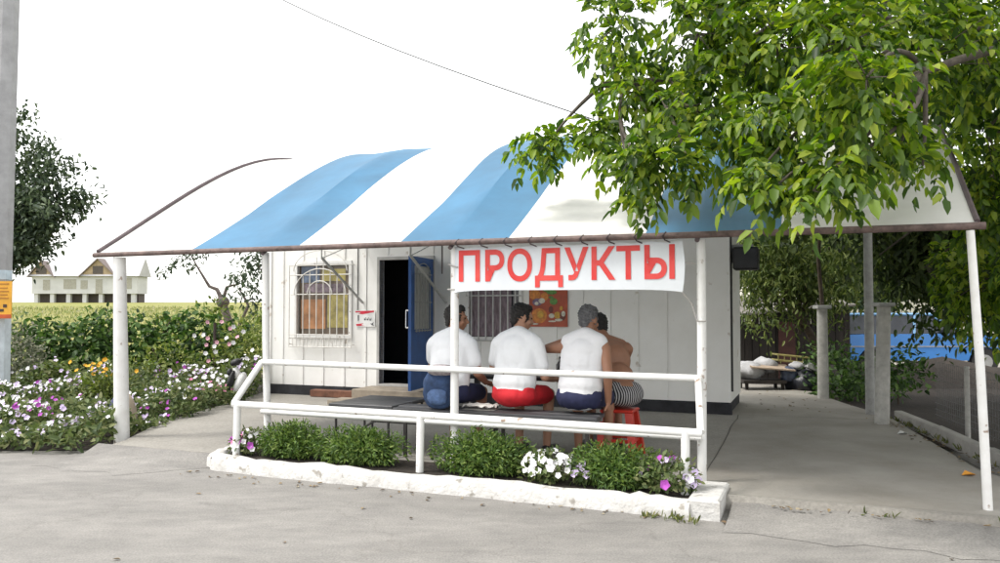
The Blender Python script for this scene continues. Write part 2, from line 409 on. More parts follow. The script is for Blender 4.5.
wl.box((SL, WT+.12, Z0), (SL+.1, WT+HD, ZT)); wl.box((SR-.1, WT+.12, Z0), (SR, WT+HD, ZT)); wl.box((SL+.1, WT+HD-.1, Z0), (SR-.1, WT+HD, ZT))
# panel seams as shallow cover strips
for s in np.arange(SL+.30, SR-.05, .40):
    if DL-.06 < s < DR+.06: segs = [(DT+.08, ZT)]
    elif W1[0]-.1 < s < W1[1]+.1: segs = [(Z0, W1[2]-.06), (W1[3]+.06, ZT)]
    elif W2[0]-.06 < s < W2[1]+.06: segs = [(Z0, W2[2]-.06), (W2[3]+.06, ZT)]
    else: segs = [(Z0, ZT)]
    for a, b in segs: wl.box((s-.022, WT-.014, a+.004), (s+.022, WT-.0005, b-.004))
for s in (SL, SR-.07): wl.box((s-.004, WT-.02, Z0+.003), (s+.074, WT-.001, ZT-.003))
wl.build('wall', WALLM, hut)
pl = MB(); pl.box((SL+.02, WT+.02, .0), (SR-.02, WT+HD-.02, .259)); pl.box((SL-.01, WT-.035, .10), (DL-.3, WT+.019, .245)); pl.box((DR+.3, WT-.035, .10), (SR+.02, WT+.019, .245))
pl.build('plinth', PLINTH, hut)
rf = MB(); rf.box((SL-.12, WT+.0, ZT+.003), (SR+.12, WT+HD+.1, ZT+.09)); rf.build('roof', mat('roof_sheet', (.30, .30, .30), .7), hut)
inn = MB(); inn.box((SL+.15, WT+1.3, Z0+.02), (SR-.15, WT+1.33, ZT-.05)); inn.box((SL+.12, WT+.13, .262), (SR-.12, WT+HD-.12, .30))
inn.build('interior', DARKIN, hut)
df = MB(); df.box((DL-.045, WT-.03, DB-.04), (DL, WT+.10, DT+.05)); df.box((DR, WT-.03, DB-.04), (DR+.045, WT+.10, DT+.05)); df.box((DL, WT-.03, DT), (DR, WT+.10, DT+.05)); df.box((DL, WT-.03, DB-.04), (DR, WT+.10, DB-.005))
df.build('door_frame', mat('frame_grey', (.45, .44, .42), .6), hut)
# door leaf, hinged on the right jamb, swung out towards the terrace
ang = math.radians(96)
hx, hy = DR-.01, WT-.035
def leaf(u, v, z): return (hx - u*math.cos(ang) - v*math.sin(ang)*-1, hy - u*math.sin(ang) - v*math.cos(ang)*-1*-1, z)
DW = .90
dr = MB()
zb, zt = DB, DT-.01; wz0, wz1 = 1.22, 2.16
def lbox(m, u0, u1, v0, v1, z0, z1, mi=0):
    m.box((u0, v0, z0), (u1, v1, z1), mi, frame=leaf)
lbox(dr, .0, .13, 0, .045, zb, zt); lbox(dr, DW-.13, DW, 0, .045, zb, zt); lbox(dr, .13, DW-.13, 0, .045, zb, wz0); lbox(dr, .13, DW-.13, 0, .045, wz1, zt)
door = dr.build('door', BLUEP, hut)
dp = MB(); lbox(dp, .13, DW-.13, .015, .03, wz0, wz1); dp.build('door_panel', mat('door_glass', (.46, .46, .44), .3, .1, 3), door)
dg = MB()
for u in np.linspace(.17, DW-.17, 6): dg.tube([leaf(u, .062, wz0-.04), leaf(u, .062, wz1-.12)], .008, 6)
for z in (wz0-.02, 1.62, wz1-.12): dg.tube([leaf(.12, .062, z), leaf(DW-.12, .062, z)], .008, 6)
arc = [leaf(DW/2+.28*math.cos(a), .062, wz1-.12+.16*math.sin(a)) for a in np.linspace(0, PI, 9)]; dg.tube(arc, .008, 6)
dg.build('door_grille', GREYMETAL, door, smooth=40)
dh = MB(); P = [leaf(DW-.05, 0, 1.25), leaf(DW-.05, -.055, 1.25), leaf(DW-.05, -.055, 1.50), leaf(DW-.05, 0, 1.50)]
dh.tube([P[0], P[1]], .012, 6); dh.tube([P[3], P[2]], .012, 6); dh.tube([P[1], P[2]], .009, 6)
dh.build('handle', mat('chrome', (.75, .75, .76), .25, .05, metal=.7), door)
# windows
def window(Wd, panem, curtain=None):
    f = MB(); a, b, z0, z1 = Wd; k = .05
    f.box((a-k, WT-.03, z0-k), (a, WT+.06, z1+k)); f.box((b, WT-.03, z0-k), (b+k, WT+.06, z1+k)); f.box((a, WT-.03, z0-k), (b, WT+.06, z0)); f.box((a, WT-.03, z1), (b, WT+.06, z1+k))
    fr = f.build('window', WHITE, hut)
    return fr
GL = mat('window_back', (.10, .10, .11), .15, .3, 3)
wf1 = window(W1, None); wf2 = window(W2, None)
p1 = MB()   # notices and boxes standing behind the glass
a, b, z0, z1 = W1
p1.box((a, WT+.04, z0), (b, WT+.05, z1), 0)
def pane_rect(m, a0, a1, b0, b1, mi, y=.0): m.box((W1[0]+a0*(b-a), WT+.034-y, W1[2]+b0*(z1-z0)), (W1[0]+a1*(b-a), WT+.0395, W1[2]+b1*(z1-z0)), mi)
pane_rect(p1, .04, .52, .08, .50, 1); pane_rect(p1, .56, .94, .10, .56, 2); pane_rect(p1, .10, .90, .60, .72, 3); pane_rect(p1, .45, .9, .76, .93, 2); pane_rect(p1, .04, .40, .74, .97, 4)
p1.build('pane', [mat('pane_brown', (.15, .115, .085), .2, .3, 3), mat('pane_orange', (.42, .20, .09), .3, .25, 5), mat('pane_yellow', (.45, .38, .13), .3, .3, 6), mat('pane_lilac', (.22, .17, .20), .3, .4, 16), mat('pane_blue', (.12, .16, .24), .3, .3, 8)], wf1)
p2 = MB(); p2.box((W2[0], WT+.04, W2[2]), (W2[1], WT+.05, W2[3]), 0)
n_ = 22; cv = []
for i in range(n_+1):
    s = W2[0] + (W2[1]-W2[0])*(i/n_*.82 + .02); cv.append((s, WT+.02 + .012*math.sin(i*1.9)))
p2.add([(s, y, W2[2]+.01) for s, y in cv] + [(s, y, W2[3]-.01) for s, y in cv], [(i, i+1, n_+2+i, n_+1+i) for i in range(n_)], 1)
p2.build('pane', [mat('pane_dark', (.05, .055, .07), .15, .3, 4), mat('curtain', (.30, .24, .27), .85, .25, 9, stretch=(3, 1, .7))], wf2)
# basket grille over the first window: arched bars in two planes, box foot
def grille(Wd, arched):
    a, b, z0, z1 = Wd; gm = MB(); y = WT-.10; r = .009
    a -= .10; b += .10; zb = z0-.16; zt = z1-.02
    sp = z1-.50
    n = 8
    for i in range(n):
        s = a+.14+(b-a-.28)*i/(n-1)
        top = zt
        if arched:
            u = abs((s-(a+b)/2)/((b-a)/2-.10)); top = sp + .40*math.sqrt(max(0, 1-u*u))+.02
        gm.tube([(s, y, z0-.05), (s, y, top if arched and i not in (3, 4) else zt+.12)], r, 6)
    zs = [z0-.06, z0+.0, sp, zt-.16, zt-.0]
    for z in zs: gm.tube([(a+(.0 if z < z0+.05 else .02), y, z), (b-(.0 if z < z0+.05 else .02), y, z)], r, 6)
    for z in (z0-.06, zb-.04): gm.tube([(a, y-.0, z), (b, y, z)], r, 6)
    for s in np.linspace(a, b, 18): gm.tube([(s, y, zb-.04), (s, y, z0-.06)], r*.8, 5)
    for s in (a, b):
        gm.tube([(s, y, zb-.04), (s, y, zt)], r, 6); gm.tube([(s, y, zt), (s, WT-.016, zt)], r, 6); gm.tube([(s, y, zb), (s, WT-.016, zb)], r, 6)
    if arched:
        for rad, h in (((b-a)/2-.10, .42), ((b-a)/2-.36, .22)):
            gm.tube([((a+b)/2+rad*math.cos(q), y-.012, sp+h*math.sin(q)) for q in np.linspace(0, PI, 17)], r, 6)
        gm.tube([((a+b)/2+(b-a)/2*.86*math.cos(q), y-.006, zt-.1+.34*math.sin(q)) for q in np.linspace(0, PI, 17)], r, 6)
    return gm
grille(W1, True).build('grille', mat('grille_white', (.72, .70, .66), .5, .08), wf1, smooth=40)
gm = MB()
for s in np.linspace(W2[0]+.05, W2[1]-.05, 7): gm.tube([(s, WT-.05, W2[2]-.06), (s, WT-.05, W2[3]+.05)], .011, 6)
for z in (W2[2]-.05, 1.72, W2[3]+.04): gm.tube([(W2[0]-.04, WT-.05, z), (W2[1]+.04, WT-.05, z)], .011, 6)
gm.build('grille', mat('grille_grey', (.55, .55, .54), .5, .08), wf2, smooth=40)
st_ = MB(); st_.box((-7.72, 3.98, .098), (-6.42, WT-.036, .30), bev=.012); st_.box((-7.9, 3.6, .099), (-6.3, 3.975, .17), bev=.012)
st_.build('step', mat('step_concrete', (.30, .255, .20), .9, .15, 6, .3, 30), hut)
cb = MB(); cb.tube([(-8.0, WT-.012, 2.60), (-8.0, WT-.012, 1.5)], .007, 6)
cb.tube([(-8.0+.2*i, WT-.012, 2.60-.05*math.sin(PI*i/9)) for i in range(10)], .006, 6)
cb.build('cable', mat('cable_black', (.03, .03, .03), .6), hut); cb = MB(); cb.tube([(SR+.012, WT+.1, 2.6), (SR+.014, WT+.1, .4)], .015, 6)
cb.build('cable', mat('cable_black', (.03, .03, .03), .6), hut)

# notice on the wall, left of the door
nt_ = MB(); nt_.box((-8.03, WT-.022, 1.235), (-7.67, WT-.015, 1.50)); nob = nt_.build('notice_sheet', WHITE, None, (-7.85, WT-.02, 1.36), 'B')
nob['label'] = 'small white paper notice with red strokes taped beside the open door'; nob['category'] = 'notice'
mk = MB(); y0, y1 = WT-.0245, WT-.0225
mk.prism([(-8.03, 1.485), (-7.69, 1.495), (-7.69, 1.47), (-7.90, 1.435), (-7.97, 1.445), (-7.93, 1.468), (-8.03, 1.462)], 'y', y0, y1, 0)
mk.prism([(-8.02, 1.275), (-7.88, 1.29), (-7.93, 1.262), (-7.86, 1.25), (-8.01, 1.248)], 'y', y0, y1, 0)
mk.prism([(-7.99, 1.42), (-7.965, 1.42), (-7.965, 1.34), (-7.985, 1.32)], 'y', y0, y1, 1)
for q in ((-7.87, 1.34), (-7.82, 1.34), (-7.77, 1.335)):
    mk.prism([(q[0], q[1]), (q[0]+.03, q[1]), (q[0]+.035, q[1]+.045), (q[0]+.028, q[1]+.045), (q[0]+.022, q[1]+.008), (q[0]+.004, q[1]+.04)], 'y', y0, y1, 1)
mk.prism([(-7.76, 1.29), (-7.72, 1.26), (-7.68, 1.255), (-7.71, 1.275), (-7.69, 1.31), (-7.73, 1.285)], 'y', y0, y1, 1)
mk.build('print', [mat('print_red', (.62, .02, .05), .6), mat('print_black', (.04, .04, .05), .6)], nob)
# fruit poster
pb = MB(); pb.box((-5.06, WT-.024, 1.26), (-4.47, WT-.016, 1.83)); po = pb.build('fruit_poster', mat('poster_red', (.42, .065, .02), .4, .2, 4), None, (-4.77, WT-.02, 1.5), 'B')
po['label'] = 'orange and red poster of fruit and packets hanging between barred window and bare wall'; po['category'] = 'poster'
pi = MB()
def disc(c, rx, rz, mi, q=0, n=16):
    y = WT-.0265-.0006*q; pi.add([(c[0]+rx*math.cos(2*PI*i/n), y, c[1]+rz*math.sin(2*PI*i/n)) for i in range(n)], [tuple(range(n))], mi)
for i, (cx, cz, rx, rz, m_) in enumerate([(-4.97, 1.73, .09, .075, 0), (-4.82, 1.70, .06, .06, 0), (-4.90, 1.42, .12, .11, 0), (-4.78, 1.80, .07, .03, 1), (-4.71, 1.765, .08, .035, 1), (-4.68, 1.63, .06, .05, 1), (-4.72, 1.69, .04, .02, 1),
     (-4.93, 1.62, .075, .055, 2), (-4.86, 1.64, .05, .04, 3), (-4.94, 1.60, .03, .025, 3), (-4.88, 1.44, .05, .055, 4), (-4.72, 1.51, .035, .05, 5), (-4.71, 1.42, .045, .035, 3), (-4.62, 1.43, .05, .05, 4), (-4.54, 1.42, .045, .065, 5), (-4.53, 1.45, .03, .04, 3), (-4.6, 1.36, .06, .02, 3), (-4.7, 1.34, .06, .012, 3), (-4.56, 1.53, .025, .03, 4), (-4.97, 1.3, .06, .012, 3)]):
    disc((cx, cz), rx, rz, m_, i)
pi.build('fruit_print', [mat('p_orange', (.60, .20, .02), .4, .2, 20), mat('p_green', (.10, .25, .04), .4, .3, 20), mat('p_violet', (.16, .11, .20), .4, .3, 20), mat('p_white', (.62, .58, .48), .4, .2, 20), mat('p_yellow', (.62, .34, .03), .4, .2, 20), mat('p_brown', (.14, .02, .01), .4, .2, 20)], po)
# dark floodlight box at the hut's right corner
wb = thing('wall_box', 'dark metal box bracketed high on the right corner of the hut', 'metal box', (SR, WT+.1, 2.0), 'B')
m_ = MB(); m_.box((SR+.04, WT+.06, 2.05), (SR+.37, WT+.34, 2.36), bev=.02); m_.build('housing', BLACK, wb)
m_ = MB(); m_.box((SR+.06, WT+.053, 2.08), (SR+.35, WT+.0585, 2.33)); m_.build('front_panel', mat('box_face', (.035, .035, .04), .3), wb)
m_ = MB(); m_.box((SR+.001, WT+.15, 2.36), (SR+.3, WT+.19, 2.40)); m_.box((SR+.001, WT+.15, 2.15), (SR+.04, WT+.19, 2.36)); m_.build('bracket', GREYMETAL, wb)
# rusty board leaning at the plinth
rb = MB(); rb.box((-8.75, 4.38, .101), (-7.95, 4.53, .215), bev=.01); o = rb.build('rusty_board', mat('rust_brown', (.17, .075, .045), .85, .25, 8), None, (-8.3, 4.45, .1), 'B')
o['label'] = 'short rusty brown board lying by the black plinth under the first window'; o['category'] = 'board'

# ================================================================== AWNING
aw = thing('awning', 'blue and white striped barrel awning on white pipe posts over the terrace', 'awning', (-4.2, 0, .1), 'B')
AL = -8.49
_zt = np.array([.3, .58, 1.0, 1.28, 1.7, 2.14, 2.72, 3.1, 3.49, 4.1, 5.0, 6.1]); _zz = np.array([.185, .36, .62, .79, 1.02, 1.25, 1.48, 1.575, 1.63, 1.62, 1.42, .98])
_zk = np.linalg.lstsq(np.stack([_zt**k_ for k_ in range(1, 6)], 1), _zz, rcond=None)[0]
def zc(t): return 2.145 + float(sum(_zk[k_-1]*t**k_ for k_ in range(1, 6)))
ribs = [AL, -6.28, -4.20, -2.0, -.03]
def canopy_pt(s, t):
    u = 0
    for a, b in zip(ribs[:-1], ribs[1:]):
        if a <= s <= b: u = (s-a)/(b-a)
    sag = -.115*(4*u*(1-u))**.85*min(1, t/1.1+.12)*max(.12, 1-max(0, t-1.6)/2.0) + .012*math.sin(s*9+t*3)*min(1, t)*u*(1-u)*4
    return (s, t, zc(t)+sag)
TM = 6.1
cols = [(AL, -7.2, 0), (-7.2, -5.85, 1), (-5.85, -4.72, 0), (-4.72, -3.64, 1), (-3.64, -2.42, 0), (-2.42, -1.36, 1), (-1.36, -.03, 0)]
svals = set()
for a, b, _ in cols:
    for x in np.linspace(a, b, 9): svals.add(round(float(x), 4))
for r in ribs: svals.add(round(r, 4))
svals = sorted(svals); tv = list(np.linspace(0, TM, 34))
cp = MB(); ns = len(svals)
cp.v = [canopy_pt(s, t) for t in tv for s in svals]
for j in range(len(tv)-1):
    for i in range(ns-1):
        sm = (svals[i]+svals[i+1])/2
        mi = [c[2] for c in cols if c[0] <= sm <= c[1]][0]
        cp.f.append((j*ns+i, j*ns+i+1, (j+1)*ns+i+1, (j+1)*ns+i)); cp.m.append(mi)
CW = mat('canopy_white', (.78, .775, .75), .5, .05, 2.2, .12, 5, trans=.12, col2=(.66, .65, .62)); CBL = mat('canopy_blue', (.042, .165, .295), .5, .12, 1.3, .12, 5, trans=.10)
cp.build('canopy', [CW, CBL], aw, smooth=25)
bm_ = MB(); bm_.tube([(AL-.05, -.01, 2.115), (AL/2, -.012, 2.122), (.02, -.01, 2.115)], .027, 10); bm_.tube([(AL, TM, zc(TM)-.03), (0, TM, zc(TM)-.03)], .025, 8)
bm_.tube([(AL, 2.6, zc(2.6)-.12), (-.03, 2.6, zc(2.6)-.12)], .022, 8)
bm_.build('front_beam', RUST, aw, smooth=50)
for s in ribs:
    r_ = MB(); r_.tube([(s, t, zc(t)+(-.07 if s not in (AL, ribs[-1]) else .005)) for t in np.linspace(0, TM, 24)], .02 if s != AL else .028, 8); r_.build('rib', DARKPIPE, aw, smooth=50)
def post(path, r, m=WHITE): 
    p_ = MB(); p_.tube(path, r, 14); return p_.build('post', m, aw, smooth=50)
def lerp(a, b, u): return tuple(a[i]+(b[i]-a[i])*u for i in range(3))
pth = [lerp((-8.31, .2, -.02), (-8.24, .06, 2.09), u) for u in (0, .5, 1)]
post(pth, [.082, .075, .064])
post([(-6.30, .15, .08), (-6.34, .15, 1.2), (-6.34, .13, 2.095)], .036)
post([(-4.22, .15, .08), (-4.22, .15, 1.2), (-4.21, .13, 2.095)], .038)
post([(-2.00, .17, .08), (-1.99, .16, 1.2), (-1.985, .13, 2.095)], .038)
post([(-.0, .0, .09), (-.03, .0, 1.1), (-.075, .0, 2.085)], [.032, .030, .028])
for s in (-7.9, -6.42):
    b_ = MB(); b_.tube([(s, WT-.016, 1.62), (s-.02, 3.45, 2.28)], .021, 6); b_.tube([(s-.02, 3.45, 2.26), (s-.02, 3.45, zc(3.45)-.09)], .012, 6); b_.tube([(s-.02, 3.45, 2.27), (s-.02, WT-.02, 2.62)], .008, 6)
    b_.build('strut', mat('strut_grey', (.52, .52, .50), .5, .12, 10), aw, smooth=50)
dd = MB()      # roof truss members in front of the second window, above the door leaf
dd.tube([(-6.35, 3.3, 2.45), (-5.85, 3.3, 2.45)], .012, 6); dd.tube([(-6.35, 3.3, 2.45), (-5.9, 3.3, 2.75)], .012, 6); dd.tube([(-5.87, 3.3, 2.0), (-5.87, 3.3, zc(3.3)-.08)], .012, 6)
dd.build('strut', DARKPIPE, aw)

# railing in front of the terrace
rl = thing('railing', 'white pipe railing with slanted ends standing along the flower planter', 'railing', (-4.2, -.1, .1), 'B')
m_ = MB(); m_.tube([(-6.345, .095, .985), (-4.24, .10, .965), (-2.005, .10, .955)], .029, 10); m_.build('top_rail', WHITE, rl, smooth=50)
m_ = MB(); m_.tube([(-6.35, -.32, .605), (-4.32, -.32, .595), (-1.93, -.32, .575)], .032, 10); m_.build('lower_rail', WHITE, rl, smooth=50)
m_ = MB(); m_.tube([(-6.34, .095, .485), (-1.99, .10, .475)], .026, 10); m_.build('lower_rail', WHITE, rl, smooth=50)
for a, b in (((-6.345, .09, .98), (-6.35, -.31, .61)), ((-2.01, .09, .955), (-1.94, -.31, .58))):
    m_ = MB(); m_.tube([a, b], .031, 10); m_.build('slanted_rail', WHITE, rl, smooth=50)
for s in (-6.30, -4.33, -2.06):
    m_ = MB(); m_.tube([(s, -.33, .02), (s+.005, -.325, .59)], .034, 10); m_.build('post', WHITE, rl, smooth=50)

# banner
def ban_y(s, z): return .055 + .014*math.sin((s+4.2)*2.1) + .01*math.sin((s+4)*5.3)*(2.1-z) 
B0, B1 = -4.20, -2.125
def ban_bot(s):
    u = (s-B0)/(B1-B0); e = .022*abs(2*u-1)**7; return 1.69 - e - .01*u
bn = MB(); nu, nv = 48, 14; vs = []
for j in range(nv+1):
    for i in range(nu+1):
        u = i/nu; s = B0+(B1-B0)*u + (.02*math.sin(j/nv*PI) if i == nu else 0); zt_ = 2.082-.012*abs(math.sin(u*PI*8)); z = zt_ + (ban_bot(s)-zt_)*j/nv
        y = ban_y(s, z)
        if u < .03: y += .05*(1-u/.03)
        vs.append((s, y, z))
front = len(vs); vs += [(x, y+.004, z) for x, y, z in vs]
fs = [(j*(nu+1)+i, (j+1)*(nu+1)+i, (j+1)*(nu+1)+i+1, j*(nu+1)+i+1) for j in range(nv) for i in range(nu)]
fs += [tuple(front+k_ for k_ in reversed(f)) for f in list(fs)]
bn.add(vs, fs)
banner = thing('shop_banner', 'white cloth banner with big red lettering tied under the awning beam', 'banner', (-3.16, .05, 1.7), 'B')
bn.build('cloth', mat('banner_white', (.70, .73, .765), .6, .03, 3, .15, 8, trans=.12), banner, smooth=True)
# lettering: heavy polygons bent onto the cloth
def text_poly(txt, s0, s1, z0, z1):
    cu = bpy.data.curves.new('lettering', 'FONT'); cu.body = txt; cu.size = 1; cu.offset = .022; cu.space_character = 1.04
    to = bpy.data.objects.new('lettering_tmp', cu); C.objects.link(to)
    dg_ = bpy.context.evaluated_depsgraph_get(); me = bpy.data.meshes.new_from_object(to.evaluated_get(dg_))
    bpy.data.objects.remove(to); bpy.data.curves.remove(cu)
    import bmesh
    b = bmesh.new(); b.from_mesh(me); bmesh.ops.triangulate(b, faces=b.faces[:])
    for _ in range(2): bmesh.ops.subdivide_edges(b, edges=[e for e in b.edges if e.calc_length() > .12], cuts=1); bmesh.ops.triangulate(b, faces=b.faces[:])
    co = np.array([v.co[:] for v in b.verts]); x0, x1 = co[:, 0].min(), co[:, 0].max()
    capm = .729
    b.verts.index_update()
    for v in b.verts: pass
    vs = [(s0+(c[0]-x0)/(x1-x0)*(s1-s0), 0, z0 + c[1]/capm*(z1-z0)) for c in co]
    fs = [tuple(v.index for v in f.verts) for f in b.faces]; b.free(); bpy.data.meshes.remove(me)
    return vs, fs
vs, fs = text_poly('ПРОДУКТЫ', -4.135, -2.185, 1.775, 2.045)
lt = MB(); lt.add([(s, ban_y(s, z)-.0045, z) for s, _, z in vs], fs)
LETT = mat('banner_red', (.58, .022, .022), .55, .12, 6, col2=(.66, .07, .06))
lt.build('lettering', LETT, banner)
tie = MB()
for i, s in enumerate(np.linspace(B0+.12, B1-.1, 9)):
    tie = MB(); tie.tube([(s, .045, 2.07), (s-.03, -.03, 2.085), (s-.05, -.045, 2.115), (s-.02, -.02, 2.15)], .006, 5); tie.build('tie', mat('tie_dark', (.06, .045, .05), .8), banner)
for P in ([(B1+.0, .06, 1.90), (-2.03, .10, 1.895)], [(B1-.01, .06, 1.66), (-2.06, .10, 1.56), (-2.02, .11, 1.42), (-1.95, .12, 1.42)], [(-4.27, .1, 1.70), (-4.17, .1, 1.70)], [(-4.26, .1, 1.93), (-4.15, .06, 1.90)]):
    rp = MB(); rp.tube(P, .007, 5); rp.build('rope', mat('rope_grey', (.40, .38, .36), .9), banner)

# ================================================================== PLANTER
pk = MB()
pth = [(-6.35, .32), (-6.55, .05), (-6.57, -.30), (-6.38, -.44), (-5.6, -.49), (-4.6, -.50), (-3.6, -.52), (-2.6, -.55), (-1.98, -.575)]
pp = []
for i in range(len(pth)-1):
    for q in range(8): pp.append((pth[i][0]+(pth[i+1][0]-pth[i][0])*q/8, pth[i][1]+(pth[i+1][1]-pth[i][1])*q/8))
pp.append(pth[-1])
prof = [(-.085, -.02), (-.08, .085), (-.055, .125), (0, .135), (.05, .125), (.075, .08), (.08, -.02)]
vs = []; kk = len(prof)
for i, (s, t) in enumerate(pp):
    a_, b_ = pp[max(i-1, 0)], pp[min(i+1, len(pp)-1)]; dx, dy = b_[0]-a_[0], b_[1]-a_[1]; l = math.hypot(dx, dy); nx_, ny_ = dy/l, -dx/l
    wob = 1+.10*math.sin(i*.9)+.07*rng.normal(); hz = 1+.07*math.sin(i*.55+1)+.05*rng.normal()
    for u, z in prof: vs.append((s-nx_*u*wob, t-ny_*u*wob, z*(hz if z > 0 else 1)))
fs = [(i*kk+j, i*kk+j+1, (i+1)*kk+j+1, (i+1)*kk+j) for i in range(len(pp)-1) for j in range(kk-1)]
fs += [tuple(range(kk)), tuple(reversed(range((len(pp)-1)*kk, len(pp)*kk)))]
pk.add(vs, fs)
plt_ = thing('planter', 'long low planter ringed with rough whitewashed kerb in front of the railing', 'planter', (-4.2, -.3, 0), 'B')
pk.build('kerb', KERBW, plt_, smooth=45)
m_ = MB(); m_.box((-2.0, -.64, -.02), (-1.77, .04, .145), bev=.015); m_.build('end_block', KERBW, plt_)
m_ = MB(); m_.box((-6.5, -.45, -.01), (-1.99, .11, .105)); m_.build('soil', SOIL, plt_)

# ================================================================== plants
def tri(c, v=.25): return [tuple(x*(1-v) for x in c), c, tuple(x*(1+v) for x in c)]
BUSHM = mat('marigold_leaf', None, .6, island=[(.034, .074, .012), (.072, .14, .024), (.13, .21, .04), (.20, .27, .06)], trans=.25)
FLW = mat('petal_white', (.82, .81, .82), .7, .04); FLL = mat('petal_lavender', (.66, .55, .78), .7, .15, 30); FLP = mat('petal_purple', (.40, .07, .42), .7, .15, 30); FLK = mat('petal_pink', (.66, .22, .38), .7, .2, 30); FLY = mat('petal_yellow', (.72, .38, .02), .7, .15, 30)
PETLEAF = mat('petunia_leaf', None, .65, island=[(.045, .075, .022), (.09, .13, .04), (.14, .18, .06), (.20, .21, .09)], trans=.25)
def bush_leaves(n, c, r, L, W, shell=.35, zfloor=None, out=.8):
    P, d = ell_points(n, c, r, shell)
    if zfloor is not None: P[:, 2] = np.maximum(P[:, 2], zfloor + rng.random(n)*.05)
    # lumpy outline
    wob = 1 + .16*np.sin(P[:, 0]*13+c[0]*7)*np.cos(P[:, 1]*11+P[:, 2]*9)
    P = np.array(c) + (P-np.array(c))*wob[:, None]
    D = unit(d*out + rand_dirs(n)*.7 + np.array([0, 0, .15])); Nn = unit(d*.6 + rand_dirs(n)*.7 + np.array([0, 0, .5]))
    return leaf_arrays(P, D, Nn, L*(.6+.7*rng.random(n)), W*(.6+.7*rng.random(n)), .2, .25)
def blossoms(P, Nn, r, n=7):
    """shallow five-lobed funnels: quads fanned round a sunken centre"""
    P = np.asarray(P); Nn = unit(np.asarray(Nn)); m = len(P)
    X = unit(np.cross(Nn, rand_dirs(m))); Y = np.cross(Nn, X); r = np.asarray(r).reshape(-1, 1)*np.ones((m, 1)); vs = [P-Nn*r*.45]
    for i in range(10):
        a = 2*PI*i/10; k_ = 1.0 if i % 2 == 0 else .80
        vs.append(P + (X*math.cos(a)+Y*math.sin(a))*r*k_ + Nn*r*.12*(1 if i % 2 else -.6))
    V = np.stack(vs, 1).reshape(-1, 3); b = (np.arange(m)*11).reshape(-1, 1); F = []
    for i in range(0, 10, 2): F.append(b+np.array([[0, 1+i, 1+(i+1) % 10, 1+(i+2) % 10]]))
    return V, np.concatenate(F, 0)
def merge(*arrs):
    vs = []; fs = []; b = 0
    for v, f in arrs: vs.append(v); fs.append(f+b); b += len(v)
    return np.concatenate(vs), np.concatenate(fs)

def planter_bush(c, r, label):
    t_ = thing('marigold_bush', label, 'bush', (c[0], c[1], .1), 'B', 'green bushes in the planter')
    leaf_object('foliage', [bush_leaves(4600, c, r, .042, .015, .30, .13), bush_leaves(900, (c[0], c[1], c[2]-.04), tuple(x*.75 for x in r), .05, .024, .1, .12)], BUSHM, t_)
    sm = MB()
    for q in range(9): sm.tube([(c[0]+rng.normal()*.05, c[1]+rng.normal()*.04, .1), (c[0]+rng.normal()*r[0]*.5, c[1]+rng.normal()*r[1]*.5, c[2]+r[2]*.4)], [.007, .003], 5)
    sm.build('stem', mat('green_stem', (.07, .11, .03), .7), t_)
    return t_
planter_bush((-5.78, -.16, .25), (.36, .22, .19), 'dark green feathery bush beside the pink and white flowers in the planter')
planter_bush((-5.02, -.20, .25), (.52, .23, .19), 'widest green bush in the planter, left of the middle railing post')
planter_bush((-3.78, -.20, .26), (.50, .23, .22), 'green bush in the planter between middle railing post and white flowers')
planter_bush((-2.62, -.26, .25), (.40, .24, .20), 'dark green bush in the planter below the red stool')
def flower_clump(c, r, cols, nl, nf, fr, label, name='petunia_clump', cat='flower'):
    t_ = thing(name, label, cat, (c[0], c[1], .1), 'B')
    leaf_object('foliage', [bush_leaves(nl, c, r, .05, .03, .3, .13)], PETLEAF, t_)
    for mm, sh in cols:
        k_ = max(3, int(nf*sh)); P, d = ell_points(k_, c, tuple(x*1.02 for x in r), .82)
        P[:, 2] = np.abs(P[:, 2]-c[2]) + c[2] - .02; d[:, 2] = np.abs(d[:, 2])
        Nn = unit(d + np.array([0, -.9, .35]) + rand_dirs(k_)*.3)
        leaf_object('blossoms', [blossoms(P, Nn, fr*(.75+.5*rng.random(k_)))], mm, t_)
    return t_
flower_clump((-6.28, -.18, .20), (.20, .18, .15), [(FLW, .55), (FLP, .3), (FLK, .15)], 350, 30, .034, 'pink and white petunia clump at the left end of the planter')
flower_clump((-3.16, -.30, .22), (.25, .20, .17), [(FLW, 1)], 450, 60, .036, 'dense clump of pure white flowers in the planter')
flower_clump((-2.86, -.34, .20), (.10, .10, .12), [(FLL, 1)], 120, 9, .03, 'few pale lilac flowers right of the white flower clump')
flower_clump((-2.18, -.36, .22), (.24, .20, .19), [(FLL, .6), (FLP, .25), (FLW, .15)], 420, 20, .036, 'purple and lilac petunia clump at the right end of the planter')

